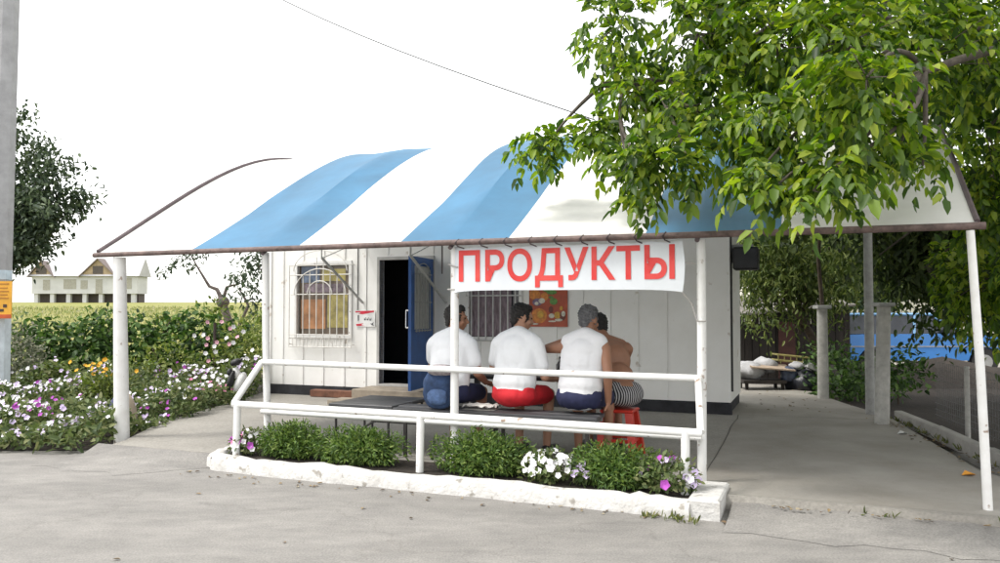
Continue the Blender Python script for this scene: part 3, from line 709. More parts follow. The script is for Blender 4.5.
# wide petunia bed: nobody could count it
def petunia_bed(name, region, n_leaf, n_fl, hfun, mix):
    x0, x1, y0, y1, inside = region
    def pts(n):
        out = []
        while len(out) < n:
            x = x0+(x1-x0)*rng.random(); y = y0+(y1-y0)*rng.random()
            if inside(x, y): out.append((x, y))
        return np.array(out)
    p = pts(n_leaf); h = np.array([hfun(x, y) for x, y in p]); z = .03 + h*(rng.random(n_leaf)**.6)
    P = np.c_[p, z]; D = unit(rand_dirs(n_leaf)+np.array([0, 0, .2])); Nn = unit(rand_dirs(n_leaf)*.7+np.array([0, -.2, .8]))
    A0 = leaf_arrays(P, D, Nn, .075*(.5+rng.random(n_leaf)), .042*(.5+rng.random(n_leaf)), .2, .25)
    arrs = [A0]; mi = [np.zeros(len(A0[1]))]
    tot = sum(mix)
    for k_, s in enumerate(mix):
        q = int(n_fl*s/tot)
        cen = pts(max(4, q//9)); idx = rng.integers(0, len(cen), q); pp_ = cen[idx] + rng.normal(size=(q, 2))*np.array([.22, .16]); keep = np.array([inside(x, y) for x, y in pp_]); pp_ = pp_[keep]; q = len(pp_)
        h = np.array([hfun(x, y) for x, y in pp_]); P = np.c_[pp_, .04 + h*(.82+.3*rng.random(q))]
        Nn = unit(np.array([0, -.8, .75]) + rand_dirs(q)*.5)
        a_ = blossoms(P, Nn, (.031)*(.65+.6*rng.random(q))); arrs.append(a_); mi.append(np.full(len(a_[1]), k_+1))
    return leaf_object(name, arrs, [PETLEAF, FLW, FLL, FLP, FLK], None, ((x0+x1)/2, (y0+y1)/2, .03), 0, np.concatenate(mi), kind='stuff')
def in_bed(x, y):
    s, t = ST(x, y)
    if y < 8.46 + .07*math.sin(x*7) + .04*math.sin(x*17): return False
    lim = -8.28 - .30*max(0, t-.1) if t < 4 else -9.55
    return s < lim + .06*math.sin(y*6) and not (s > -9.9 and t > 4.5)
def h_bed(x, y): 
    return (.20 + .13*math.sin(x*2.1+.7)*math.sin(y*2.7) + .10*math.sin(x*5.3)*math.cos(y*4.1))*min(1, max(.3, (y-8.45)/.4+.3)) + .05 + .08*max(0, y-10.2)
petunia_bed('petunia_flowers', (-10.5, -3.9, 8.40, 13.6, in_bed), 34000, 1700, h_bed, [.52, .36, .10, .03])

# hedge and vines along the garden
HEDGEM = mat('hedge_leaf', None, .6, island=[(.016, .040, .010), (.040, .088, .018), (.075, .15, .028), (.13, .22, .045)], trans=.22)
LIGHTM = mat('light_leaf', None, .6, island=[(.05, .075, .016), (.10, .145, .025), (.17, .22, .045), (.26, .29, .08)], trans=.3)
GREYLEAF = mat('grey_leaf', None, .7, island=[(.05, .065, .035), (.11, .13, .075), (.20, .21, .14), (.30, .29, .22)], trans=.2)
def foliage_lobes(lobes, L, W, dens, out=.6, shell=.35):
    arrs = []
    for c, r in lobes:
        n = int(9*dens*(r[0]*r[1]+r[1]*r[2]+r[0]*r[2])/(L*W))
        arrs.append(bush_leaves(n, c, r, L, W, shell, None, out))
    return arrs
hg = thing('hedge', 'dense dark green vine covered hedge behind the flower bed', 'hedge', (-6.8, 14.7, 0))
lob = []
for x in np.arange(-8.7, -4.6, .52):
    lob.append(((x, 14.7+rng.normal()*.1, .95+rng.normal()*.06), (.5, .42, .50+rng.normal()*.05))); lob.append(((x+.2, 14.5+rng.normal()*.08, .40), (.5, .4, .42)))
leaf_object('foliage', foliage_lobes(lob, .11, .085, .62), HEDGEM, hg)
sm = MB()
for x in np.arange(-8.6, -4.6, .45): sm.tube([(x, 14.75, 0), (x+rng.normal()*.1, 14.7, .6), (x+rng.normal()*.2, 14.7, 1.3)], [.03, .02, .008], 6)
sm.build('stem', mat('bark', (.10, .075, .055), .9, .25, 14, .5, 30), hg)
BARK = MATS['bark']
def shrub(name, label, lobes, L, W, dens, m, cat='shrub', group=None, shell=.35, out=.6):
    x, y = lobes[0][0][0], lobes[0][0][1]
    t_ = thing(name, label, cat, (x, y, 0), 0, group)
    leaf_object('foliage', foliage_lobes(lobes, L, W, dens, out, shell), m, t_)
    for c, r in lobes:
        sm = MB(); sm.tube([(c[0]+rng.normal()*r[0]*.2, c[1]+rng.normal()*.05, .0), (c[0]+rng.normal()*r[0]*.4, c[1]+rng.normal()*r[1]*.3, c[2]+r[2]*.6)], [.014, .004], 5); sm.build('stem', BARK, t_)
    return t_
shrub('grey_leaf_shrub', 'pale grey leaved shrub next to the utility pole', [((-8.15, 13.5, .75), (.5, .4, .55)), ((-7.7, 13.3, .45), (.4, .35, .45)), ((-8.6, 13.6, .4), (.4, .4, .4))], .08, .04, .36, GREYLEAF)
shrub('leafy_vine', 'fresh green climbing vine beside the foot of the utility pole', [((-8.75, 13.0, 1.0), (.25, .25, .4)), ((-8.5, 13.0, .55), (.28, .25, .4))], .12, .09, .5, LIGHTM)
shrub('garden_shrub', 'yellow green shrub in front of the dark hedge, behind the lilac petunias', [((-5.6, 13.6, .55), (.55, .4, .5)), ((-6.4, 13.4, .40), (.5, .4, .36)), ((-7.3, 13.2, .36), (.45, .4, .32))], .09, .05, .36, LIGHTM)
shrub('phlox_shrub', 'tall leafy shrub with pink tips beside the left corner of the hut', [((-4.55, 14.1, .75), (.42, .4, .6)), ((-4.25, 14.8, .9), (.4, .4, .55)), ((-4.9, 14.0, .45), (.5, .4, .45)), ((-4.35, 13.3, .35), (.3, .35, .38))], .10, .045, .40, LIGHTM)
q = 46; P = np.c_[rng.uniform(-5.3, -4.1, q), rng.uniform(13.2, 13.9, q), rng.uniform(.35, 1.35, q)]
# pink and white heads in the phlox
ph = [o for o in C.objects if o.name == 'phlox_shrub'][0]
leaf_object('blossoms', [blossoms(P[:12], unit(rand_dirs(12)*.5+np.array([0, -1, .3])), .04)], [mat('petal_blush', (.70, .38, .46), .7, .2, 30)], ph)
leaf_object('blossoms', [blossoms(P[20:34]+np.array([.05, -.1, -.1]), unit(rand_dirs(14)*.5+np.array([0, -1, .3])), .042)], [FLW], ph)
shrub('tall_weed', 'loose wild shrub rising above the hedge in front of the field', [((-5.55, 15.6, 1.35), (.38, .3, .42)), ((-4.85, 15.8, 1.2), (.5, .3, .3)), ((-6.6, 15.8, 1.25), (.45, .3, .22))], .10, .05, .26, LIGHTM, shell=.2)
# yellow coneflowers
yf = thing('coneflower_plant', 'upright plant of yellow orange flowers behind the thick white post', 'flower', (-5.75, 11.7, 0))
leaf_object('foliage', [bush_leaves(900, (-5.75, 11.7, .32), (.42, .28, .33), .08, .035, .3, .05)], LIGHTM, yf)
q = 30; P = np.c_[rng.normal(-5.74, .24, q), 11.7+rng.normal(0, .13, q), np.clip(rng.normal(.60, .13, q), .36, .8)]
leaf_object('blossoms', [blossoms(P, unit(rand_dirs(q)*.6+np.array([0, -.6, .6])), .034)], FLY, yf)
# rusty stake
m_ = MB(); m_.tube([(-5.0, 14.05, 0), (-5.0, 14.05, 1.28)], .028, 6); o = m_.build('rusty_stake', mat('stake', (.06, .04, .035), .8, .3), None, (-5.0, 14.05, 0)); o['label'] = 'thin dark rusty stake standing in the garden near the hut'; o['category'] = 'stake'
# ornaments in the bed
g1 = thing('garden_ornament', 'rounded navy and beige garden ornament half hidden behind the thick post', 'ornament', (-4.72, 10.05, .03))
prof = [(.02, .0), (.15, .02), (.175, .10), (.165, .22), (.13, .34), (.085, .42), (.02, .46)]
m_ = MB(); m_.lathe(prof, (-4.72, 10.05, .03), 12, 0, a0=-PI/2, a1=PI/2); m_.build('beige_side', mat('beige_paint', (.50, .41, .31), .6), g1, smooth=True)
m_ = MB(); m_.lathe(prof, (-4.722, 10.05, .03), 12, 0, a0=PI/2, a1=3*PI/2); m_.build('navy_side', mat('navy_paint', (.03, .035, .11), .5), g1, smooth=True)
g2 = thing('garden_ornament', 'black and white bird shaped garden ornament among the flowers by the hut corner', 'ornament', (-4.02, 12.35, .03))
m_ = MB(); m_.ell((-4.0, 12.35, .36), (.085, .10, .20), Matrix.Rotation(.35, 3, 'Y')); m_.tube([(-4.03, 12.35, .46), (-4.07, 12.35, .62)], [.06, .045], 10); m_.build('body', WHITE, g2, smooth=True)
m_ = MB(); m_.ell((-4.06, 12.33, .70), (.09, .07, .055), Matrix.Rotation(-.35, 3, 'Y')); m_.tube([(-4.0, 12.32, .72), (-3.95, 12.31, .755)], [.03, .012], 8); m_.build('head', BLACK, g2, smooth=True)
m_ = MB(); m_.ell((-4.13, 12.30, .40), (.05, .08, .19), Matrix.Rotation(.3, 3, 'Y')); m_.ell((-4.14, 12.3, .55), (.045, .05, .06)); m_.build('wing', BLACK, g2, smooth=True)
m_ = MB(); m_.tube([(-3.98, 12.35, .0), (-3.98, 12.35, .22)], .02, 6); m_.build('leg', BLACK, g2)

# field cover
n = 24000
px = rng.uniform(-60, 2, n); py = 17 + (rng.random(n)**1.6)*75; keep = (np.abs(px) < py*.8+4); px, py = px[keep], py[keep]; n = len(px)
pz = np.array([field_z(x, y) for x, y in zip(px, py)])
D = unit(rand_dirs(n)*.5+np.array([0, 0, 1.])); sz = .13+.0022*py
arr = leaf_arrays(np.c_[px, py, pz-.03], D, unit(rand_dirs(n)+np.array([0, -.5, .2])), sz*(.6+.8*rng.random(n)), sz*.35, .2, .3)
FLD = mat('field_leaf', None, .8, island=[(.10, .15, .04), (.19, .23, .07), (.33, .34, .14), (.43, .41, .19), (.40, .39, .27)], trans=.2)
leaf_object('field_grass', [arr], FLD, None, (-10, 40, 0), kind='stuff')

# ---- trees
def limb(m, p0, p1, r0, r1, bend=.12, n=6, seed_=0):
    a, b = Vector(p0), Vector(p1); P = []; R = []
    off = Vector((rng.normal(), rng.normal(), rng.normal()))*bend*(b-a).length
    for i in range(n+1):
        u = i/n; P.append(a.lerp(b, u) + off*math.sin(PI*u)); R.append(r0+(r1-r0)*u)
    m.tube(P, R, 8); return P
def spray_leaves(centers, per, spread, L, W, droop=.35, wide=None):
    """leaf clumps: per leaves round each centre"""
    c = np.repeat(np.asarray(centers), per, 0); n = len(c)
    P = c + rng.normal(size=(n, 3))*np.array(spread)
    D = unit(rand_dirs(n)*.8 + np.array([0, 0, -droop])); Nn = unit(rand_dirs(n)*.6 + np.array([0, 0, .8]))
    return leaf_arrays(P, D, Nn, L*(.55+.75*rng.random(n)), W*(.6+.6*rng.random(n)), .22, .3)
def compound(P0, D0, nl, L, W, rl):
    """feathered (walnut) leaves: leaflets in pairs along a drooping stalk"""
    n = len(P0); P0 = np.asarray(P0); D0 = unit(np.asarray(D0)); arrs = []
    side = unit(np.cross(D0, np.array([0, 0, 1.])+rand_dirs(n)*.35)); up = np.cross(side, D0)
    base_len = (.8+.45*rng.random((n, 1)))
    for k_ in range(nl):
        pair = k_//2; tip = (k_ == nl-1); u = (1.0 if tip else .25+.62*pair/max(1, (nl-1)//2-1))
        pos = P0 + D0*(rl*u)*base_len - np.array([0, 0, 1.])*(rl*.55*u*u)*base_len
        sg = 1 if k_ % 2 else -1
        if tip: d = unit(D0*1.0 + np.array([0, 0, -.7]))
        else: d = unit(side*sg*.85 + D0*.55 + np.array([0, 0, -.55]) + rand_dirs(n)*.22)
        Nn = unit(up*.8 + rand_dirs(n)*.35 + np.array([0, 0, .3]))
        f_ = (.55+.65*rng.random(n))*base_len[:, 0]*(1.15 if tip else .75+.35*u)
        arrs.append(leaf_arrays(pos, d, Nn, L*f_, W*f_, .18, .32))
    return arrs
# dark tree on the left, behind the utility pole
dt = thing('dark_tree', 'dark leaved tree with overhanging branches behind the utility pole', 'tree', (-11.6, 17.2, .0))
m_ = MB(); limb(m_, (-11.6, 17.2, -.1), (-11.3, 17.2, 2.6), .17, .12, .04)
tips = [(-9.7, 17, 4.7), (-9.35, 16.9, 4.0), (-9.15, 16.8, 3.45), (-10.3, 17, 5.2), (-10.2, 16.8, 3.2), (-11.5, 17, 5.4), (-12.6, 17.2, 4.4), (-9.7, 16.9, 3.5)]
cl = []
for tp in tips:
    P = limb(m_, (-11.3, 17.2, 2.3+.3*rng.random()), tp, .07, .012, .1)
    for u in (.45, .65, .82, 1.0):
        b_ = np.array(P[int(u*6)]); 
        for q in range(4 if u < .8 else 7): cl.append(b_ + rng.normal(size=3)*np.array([.34, .34, .30]))
m_.build('trunk', mat('dark_bark', (.05, .04, .035), .9, .3, 14, .5, 30), dt, smooth=60)
DARKLEAF = mat('dark_leaf', None, .55, island=[(.018, .036, .020), (.042, .070, .034), (.07, .105, .048), (.11, .15, .07)], trans=.15)
leaf_object('crown', [spray_leaves(cl, 60, (.17, .17, .13), .13, .075)], DARKLEAF, dt)
# small lopped tree in the garden
st2 = thing('lopped_tree', 'small nearly bare tree with two thin leafy branches above the garden', 'tree', (-6.0, 20.5, .2))
m_ = MB(); base = (-6.0, 20.5, .1)
m_.tube([(-6.85, 20.5, .1), (-6.9, 20.5, 1.1), (-7.05, 20.5, 1.5), (-7.15, 20.5, 1.85)], [.11, .10, .10, .08], 8)
m_.ell((-7.1, 20.5, 1.70), (.17, .15, .15))
m_.tube([(-7.12, 20.5, 1.75), (-7.25, 20.5, 2.02), (-7.45, 20.5, 2.1), (-7.8, 20.5, 2.66), (-7.95, 20.5, 2.95)], [.06, .05, .04, .022, .01], 7)
m_.tube([(-7.1, 20.5, 1.75), (-7.0, 20.5, 2.08), (-6.85, 20.4, 2.12), (-6.65, 20.4, 2.15)], [.05, .04, .03, .012], 7)
m_.tube([(-6.9, 20.5, .6), (-6.35, 20.2, 1.6), (-6.5, 20.2, 1.9), (-6.62, 20.2, 2.05)], [.045, .04, .03, .012], 7)
m_.build('trunk', mat('grey_bark', (.16, .13, .12), .9, .25, 14, .4, 30), st2, smooth=60)
cl = [(-7.9, 20.5, 2.85), (-8.15, 20.4, 2.75), (-8.3, 20.4, 2.68), (-8.5, 20.3, 2.52), (-8.6, 20.3, 2.42), (-8.1, 20.4, 3.0), (-7.75, 20.4, 2.95), (-7.9, 20.5, 2.6), (-7.5, 20.5, 3.0), (-6.65, 20.3, 2.2), (-6.8, 20.3, 2.3), (-6.5, 20.3, 2.1), (-6.6, 20.3, 2.35), (-6.4, 20.3, 2.0)]
leaf_object('crown', [spray_leaves(cl, 22, (.11, .1, .08), .12, .06)], mat('garden_leaf', None, .6, island=[(.03, .05, .03), (.05, .08, .045), (.08, .12, .06)], trans=.2), st2)
# tree behind the hut's left corner
bt = thing('corner_tree', 'leafy tree standing just behind the left corner of the hut', 'tree', (-5.2, 19.3, 0))
m_ = MB(); limb(m_, (-5.2, 19.3, -.1), (-5.1, 19.3, 2.4), .09, .05, .05); 
cl = []
for tp in ((-5.85, 19.2, 2.65), (-5.6, 19.2, 2.5), (-5.85, 19.1, 2.05), (-5.3, 19.2, 3.0), (-4.9, 19.3, 2.4), (-5.6, 19.2, 1.7)):
    limb(m_, (-5.15, 19.3, 1.5), tp, .035, .01)
    for q in range(5): cl.append(np.array(tp)+rng.normal(size=3)*np.array([.2, .2, .2]))
m_.build('trunk', BARK, bt, smooth=60)
leaf_object('crown', [spray_leaves(cl, 26, (.16, .16, .14), .14, .07)], MATS['garden_leaf'], bt)

# ---- big walnut tree leaning over the awning from the right
wt = thing('walnut_tree', 'big walnut tree on the right with leafy boughs hanging over the awning', 'tree', (6.9, 8.6, .0))
tr = MB()
limb(tr, (6.9, 8.6, -.1), (6.5, 8.3, 3.4), .24, .17, .03, 8)
def atpx(px_, py_, Y): return np.array([(px_-500)/800*Y, Y, CAM_H + (309-py_)/800*Y])   # authoring aid: where a bough ends, in metres
lobes_w = [  # (centre, radii, number of twigs)
    (atpx(548, 143, 7.3), (.30, .25, .09), 15), (atpx(600, 134, 7.0), (.24, .25, .13), 15),
    (atpx(615, 25, 7.1), (.40, .5, .36), 26), (atpx(640, 92, 6.6), (.34, .4, .34), 27), (atpx(636, 155, 6.0), (.14, .2, .18), 16), (atpx(650, 190, 5.9), (.06, .1, .07), 3),
    (atpx(700, 30, 6.6), (.50, .6, .45), 46), (atpx(695, 105, 6.2), (.34, .4, .28), 26), (atpx(690, 160, 5.8), (.16, .2, .10), 10),
    (atpx(780, 40, 6.2), (.55, .6, .45), 46), (atpx(770, 115, 5.6), (.32, .35, .28), 30), (atpx(765, 165, 5.2), (.18, .2, .10), 10), (atpx(772, 190, 5.0), (.08, .1, .06), 4),
    (atpx(850, 40, 5.8), (.5, .6, .45), 44), (atpx(840, 120, 5.2), (.34, .35, .28), 28), (atpx(832, 168, 4.9), (.18, .18, .10), 11), (atpx(815, 190, 4.9), (.10, .12, .05), 4),
    (atpx(870, 75, 4.8), (.26, .25, .22), 16), (atpx(925, 60, 6.2), (.55, .6, .6), 46), (atpx(905, 140, 5.8), (.22, .3, .18), 13), (atpx(925, 165, 5.6), (.07, .12, .08), 4),
    (atpx(985, 40, 6.6), (.6, .7, .7), 36), (atpx(990, 130, 6.8), (.5, .6, .5), 50), (atpx(1000, 205, 7.2), (.40, .6, .4), 50),
    (atpx(985, 280, 8.4), (.55, .7, .5), 90), (atpx(925, 268, 9.4), (.6, .6, .42), 80), (atpx(880, 255, 9.8), (.5, .5, .3), 40), (atpx(1050, 200, 7.2), (.7, .8, .8), 40), (atpx(1045, 60, 7.0), (.7, .8, .8), 40),
    (atpx(700, -70, 6.8), (.9, .9, .6), 80), (atpx(850, -90, 6.4), (1.0, .9, .7), 100), (atpx(1000, -90, 7), (1.1, 1.0, .8), 100),  # from here on, out-of-view lobes added to shade and block sky light
    ((8.6, 7.4, 3.4), (1.6, 1.6, 1.6), 130), ((7.6, 10.6, 3.3), (1.5, 1.3, 1.1), 130), ((9.6, 11.5, 4.2), (1.8, 1.8, 1.6), 120),
    ((4.6, 9.2, 5.0), (1.5, 1.3, .9), 130), ((6.6, 9.4, 5.0), (1.6, 1.4, 1.2), 120), ((3.0, 8.6, 5.4), (1.4, 1.3, .7), 110), ((6.3, 6.6, 4.6), (1.2, 1.2, 1.0), 56), ((7.4, 8, 3.4), (1.1, 1.2, 1.0), 44),
    ((5.4, 10.6, 4.2), (1.4, 1.3, .9), 120), ((4.4, 11.6, 5.0), (1.6, 1.3, .9), 120)]
main = [((6.5, 8.3, 3.2), (4.6, 7.6, 4.2)), ((6.5, 8.3, 3.4), (5.0, 8.8, 5.4)), ((6.5, 8.3, 2.9), (5.2, 6.8, 3.6)), ((6.5, 8.3, 3.3), (7.0, 7.2, 5.0)), ((4.6, 7.6, 4.2), (2.6, 6.9, 4.1)), ((2.6, 6.9, 4.1), (.9, 7.0, 3.5)), ((4.6, 7.6, 4.2), (2.6, 6.3, 3.3)), ((5.2, 6.8, 3.6), (3.0, 5.6, 3.2)), ((5.0, 8.8, 5.4), (3.2, 8.4, 5.8))]
jp = []
for i, (a_, b_) in enumerate(main):
    r0 = .12 if i < 4 else .06
    P = limb(tr, a_, b_, r0, r0*.45, .07, 8); jp += [np.array(p) for p in P[2:]]
jp = np.array(jp)
def above_canopy(p):
    s, t = ST(p[0], p[1])
    return not (-9 < s < .12 and -.12 < t < 6.2 and p[2] < zc(max(0, t)) + .06)
P0 = []; D0 = []
for c, r, nt2 in lobes_w:
    c = np.array(c); j = jp[np.argmin(((jp-c)**2).sum(1))]
    Pb = limb(tr, j, c, .022, .008, .06, 6)
    tw, d = ell_points(nt2, c, r, .25)
    for p, dd_ in zip(tw, d):
        if not above_canopy(p): continue
        if rng.random() < .35: tr.tube([c+(p-c)*.15, p], [.006, .003], 4, cap=False)
        for q in range(4):
            P0.append(p + rng.normal(size=3)*.05); D0.append(unit((dd_*.7 + rng.normal(size=3)*.55 + np.array([0, 0, .12]))[None])[0])
P0 = np.array(P0); D0 = np.array(D0)
arrs = compound(P0, D0, 7, .092, .047, .155)
V, F = merge(*arrs)
# drop leaflets that would poke through the canopy
cen = V.reshape(-1, 6, 3).mean(1); ok = np.array([above_canopy(c) for c in cen]); nleaf = len(ok)
fi = np.arange(len(F)); leaf_id = F[:, 0]//6; F = F[ok[leaf_id]]
yellow = None
WLEAF = mat('walnut_leaf', None, .5, island=[(.016, .040, .006), (.050, .105, .012), (.105, .18, .018), (.17, .26, .026), (.31, .37, .05)], trans=.5)
tr.build('trunk', mat('walnut_bark', (.09, .075, .06), .9, .25, 10, .5, 25), wt, smooth=60)
leaf_object('crown', [(V, F)], WLEAF, wt)
# ================================================================== RIGHT SIDE BACKGROUND
def simple_tree(name, label, base, h, tips, L, W, per, spread, m, lean=(0, 0), group=None, r=.09, ncl=5, bark=BARK):
    t_ = thing(name, label, 'tree', base, 0, group); m_ = MB()
    top = (base[0]+lean[0], base[1]+lean[1], h); limb(m_, (base[0], base[1], -.1), top, r, r*.6, .05)
    cl = []
    for tp in tips:
        P = limb(m_, (base[0]+lean[0]*.7, base[1]+lean[1]*.7, h*(.6+.35*rng.random())), tp, r*.4, .01, .1)
        for u in (.55, .8, 1):
            for q in range(ncl): cl.append(np.array(P[int(u*6)])+rng.normal(size=3)*np.array([.32, .32, .24]))
    m_.build('trunk', bark, t_, smooth=60)
    leaf_object('crown', [spray_leaves(cl, per, spread, L, W, .6)], m, t_)
    return t_
MIDLEAF = mat('mid_leaf', None, .6, island=[(.014, .028, .007), (.032, .058, .013), (.06, .098, .022), (.115, .155, .04)], trans=.3)
simple_tree('willowy_tree', 'pale green drooping tree with leaning trunk behind the rubbish heap', (6.3, 15.2, 0), 1.7, [(5.0, 15, 2.3), (4.6, 15, 2.6), (5.4, 15, 2.9), (4.9, 14.8, 1.9), (5.7, 14.9, 2.2), (6.3, 15, 2.8), (5.9, 15.2, 3.4), (4.9, 15.3, 3.2), (6.6, 15, 2.1)], .12, .045, 80, (.22, .2, .24), mat('drooping_leaf', None, .6, island=[(.03, .055, .012), (.075, .115, .025), (.13, .18, .04), (.25, .29, .09)], trans=.3), (-1.0, -.3), ncl=4)
simple_tree('backyard_tree', 'broad green tree beyond the shed at the end of the walkway', (7.6, 19.5, 0), 2.4, [(5.6, 19, 3.4), (6.6, 19, 3.8), (7.6, 18.8, 3.4), (8.6, 19, 3.6), (6.0, 19.3, 4.4), (7.6, 19.2, 4.6), (9.2, 19.2, 4.2), (6.9, 18.8, 2.8), (8.4, 18.8, 2.6)], .16, .08, 110, (.34, .30, .28), MIDLEAF)
simple_tree('shade_tree', 'dark green tree behind the two concrete posts', (8.0, 12.6, 0), 1.9, [(6.6, 12.2, 2.6), (6.0, 12.0, 2.9), (7.0, 12, 3.2), (7.8, 12, 2.6), (8.6, 12.2, 2.8), (6.2, 12.2, 2.2), (7.4, 12.2, 2.1), (8.2, 12.3, 3.6), (6.8, 12.2, 3.8), (5.6, 12.4, 3.4)], .14, .07, 90, (.26, .26, .24), MIDLEAF, ncl=5)
HEDGED = mat('deep_leaf', None, .6, island=[(.010, .022, .008), (.022, .045, .013), (.04, .075, .02), (.07, .11, .035)], trans=.2)
for i_, (x, y, lb) in enumerate(((11.5, 25.5, 'broad dark tree added beyond the blue car bonnet to block sky light'), (16.5, 23.0, 'dark tree added at the right edge beyond the lane to block sky light'), (5.2, 25.0, 'dark tree added behind the plank shed to block sky light'))):
    simple_tree('sky_block_tree', lb, (x, y, 0), 2.2, [(x+dx, y+dy, z) for dx, dy, z in ((-2, 0, 3), (-1, -.5, 4.4), (0, 0, 5.2), (1.2, 0, 4.4), (2, -.3, 3.1), (-.8, -.8, 2.6), (.9, -.8, 2.7), (2.4, .2, 4), (-2.3, .2, 4))], .22, .12, 90, (.42, .4, .36), HEDGED, ncl=4, group='trees added beyond the lane to block sky light')  # dark tree mass added to close the horizon against low sky light
shrub('dark_bush', 'low dark bush in front of the blue car', [((6.15, 12.4, .55), (.5, .4, .45)), ((5.7, 12.7, .4), (.4, .4, .4))], .10, .055, .40, HEDGEM)
shrub('rough_undergrowth', 'tangled dark undergrowth between the concrete posts', [((5.75, 14.0, .5), (.5, .5, .5)), ((6.3, 13.4, .3), (.5, .5, .35)), ((5.5, 13.2, .22), (.4, .4, .25))], .10, .05, .35, HEDGEM)
ga = thing('grape_vine', 'leafy grape vine roof on the arbour over the end of the walkway', 'vine', (4.9, 11.8, 0))
lob = []
for q in range(26):
    x = rng.uniform(3.6, 7.2); y = rng.uniform(10.9, 14.6)
    lob.append(((x, y, 2.75+.45*rng.random()), (.62, .62, .20+.1*rng.random())))
leaf_object('foliage', foliage_lobes(lob, .13, .115, .16, .3, .1), MIDLEAF, ga)
m_ = MB(); P = [(5.15, 12.9, .04), (5.22, 12.9, 1.2), (5.1, 12.8, 2.3), (4.9, 12.2, 2.75), (4.7, 11.4, 2.8)]; m_.tube(P, [.04, .035, .03, .02, .012], 7); m_.build('stem', BARK, ga, smooth=60)
# arbour posts
def conc_post(x, y, h, r, label, m, lean=0.0):
    t_ = thing('arbour_post', label, 'post', (x, y, 0), 0); b_ = MB(); b_.tube([(x, y, -.05), (x+lean*.5, y, h*.5), (x+lean, y, h)], [r*1.05, r, r*.95], 10); b_.build('shaft', m, t_, smooth=50)
    return t_
t_ = conc_post(5.13, 12.75, 1.52, .085, 'short whitewashed concrete post with a flat dark cap by the rubbish', CONCPOST)
m_ = MB(); m_.box((5.02, 12.64, 1.52), (5.24, 12.86, 1.58), bev=.01); m_.build('cap', GREYMETAL, t_)
conc_post(5.0, 10.85, 2.75, .06, 'tall slim grey pipe post beside the thick concrete post', GREYMETAL)
t_ = conc_post(4.72, 9.95, 1.55, .085, 'thick whitewashed concrete post leaning slightly at the walkway edge', CONCPOST, .05)
m_ = MB(); m_.box((4.67, 9.85, 1.55), (4.87, 10.05, 1.60), bev=.01); m_.build('cap', GREYMETAL, t_)
# low concrete edging along the walkway and the wire fence behind it
m_ = MB(); pts = [(4.35, 6.3), (4.62, 7.6), (4.95, 9.1), (5.2, 10.5)]
for (x0, y0), (x1, y1) in zip(pts[:-1], pts[1:]):
    dx, dy = x1-x0, y1-y0; l = math.hypot(dx, dy); ux, uy = dx/l, dy/l
    def fr(u, v, z, x0=x0, y0=y0, ux=ux, uy=uy): return (x0+u*ux+v*uy, y0+u*uy-v*ux, z)
    m_.box((.004, -.05, -.02), (l-.004, .05, .21+rng.normal()*.01), frame=fr, bev=.012)
o = m_.build('edging_kerb', CONC, None, (4.7, 8, 0)); o['label'] = 'low grey concrete kerb along the right edge of the walkway'; o['category'] = 'kerb'
wf = thing('wire_fence', 'low wire fence with thin post behind the walkway kerb', 'fence', (5.2, 8.4, 0))
fp = [(4.72, 6.35), (5.07, 7.9), (5.35, 9.2), (5.6, 10.4)]
for x, y in fp[1:3]:
    m_ = MB(); m_.tube([(x, y, 0), (x, y, .86)], .028, 8); m_.build('post', CONCPOST, wf, smooth=50)
m_ = MB()
for z in np.arange(.16, .86, .075): m_.tube([(x+.03, y, z+rng.normal()*.004) for x, y in fp], .0028, 4)
for i in range(3):
    for q in range(18):
        u = q/18; x = fp[i][0]+(fp[i+1][0]-fp[i][0])*u+.03; y = fp[i][1]+(fp[i+1][1]-fp[i][1])*u; m_.tube([(x, y, .12), (x, y, .84)], .0024, 4)
m_.build('mesh', mat('wire', (.16, .16, .16), .5, metal=.4), wf)
# blue gate at the right edge
bg_ = thing('blue_gate', 'dark blue metal gate at the right edge behind the last awning post', 'gate', (4.38, 6.9, 0))
m_ = MB(); m_.tube([(4.40, 6.92, -.02), (4.40, 6.92, 1.30)], .05, 4); m_.build('post', BLUEP, bg_)
m_ = MB(); m_.box((4.46, 6.90, .10), (5.6, 6.94, 1.22)); 
for x in np.arange(4.5, 5.6, .12): m_.box((x, 6.885, .13), (x+.06, 6.8985, 1.19))
m_.build('panel', BLUEP, bg_)
# plank shed
sh = thing('plank_shed', 'dark weathered plank shed at the end of the walkway', 'shed', (5.6, 17.0, 0))
m_ = MB(); x = 4.75
WOODD = mat('dark_wood', (.032, .026, .022), .9, .3, 5, .4, 20, stretch=(1, 1, .2))
while x < 7.3:
    w_ = .13+.05*rng.random(); m_.box((x, 17.0+rng.normal()*.008, 0), (x+w_-.012, 17.03, 1.32+.18*min(1, (x-4.75)/.9)+rng.normal()*.02)); x += w_
m_.box((4.8, 17.04, 0), (7.3, 17.06, 1.2)); m_.build('wall', WOODD, sh)
m_ = MB(); m_.add([(4.55, 16.85, 1.38), (7.5, 16.85, 1.62), (7.5, 18.7, 1.9), (4.55, 18.7, 1.68)], [(0, 1, 2, 3)]); m_.add([(4.55, 16.85, 1.34), (7.5, 16.85, 1.58), (7.5, 16.85, 1.62), (4.55, 16.85, 1.38)], [(0, 1, 2, 3)]); m_.build('roof', mat('slate', (.18, .165, .15), .9, .25, 4), sh)
m_ = MB(); m_.box((5.9, 16.96, .05), (6.25, 16.985, 1.25)); m_.build('door', mat('brown_door', (.07, .025, .02), .8, .2), sh)
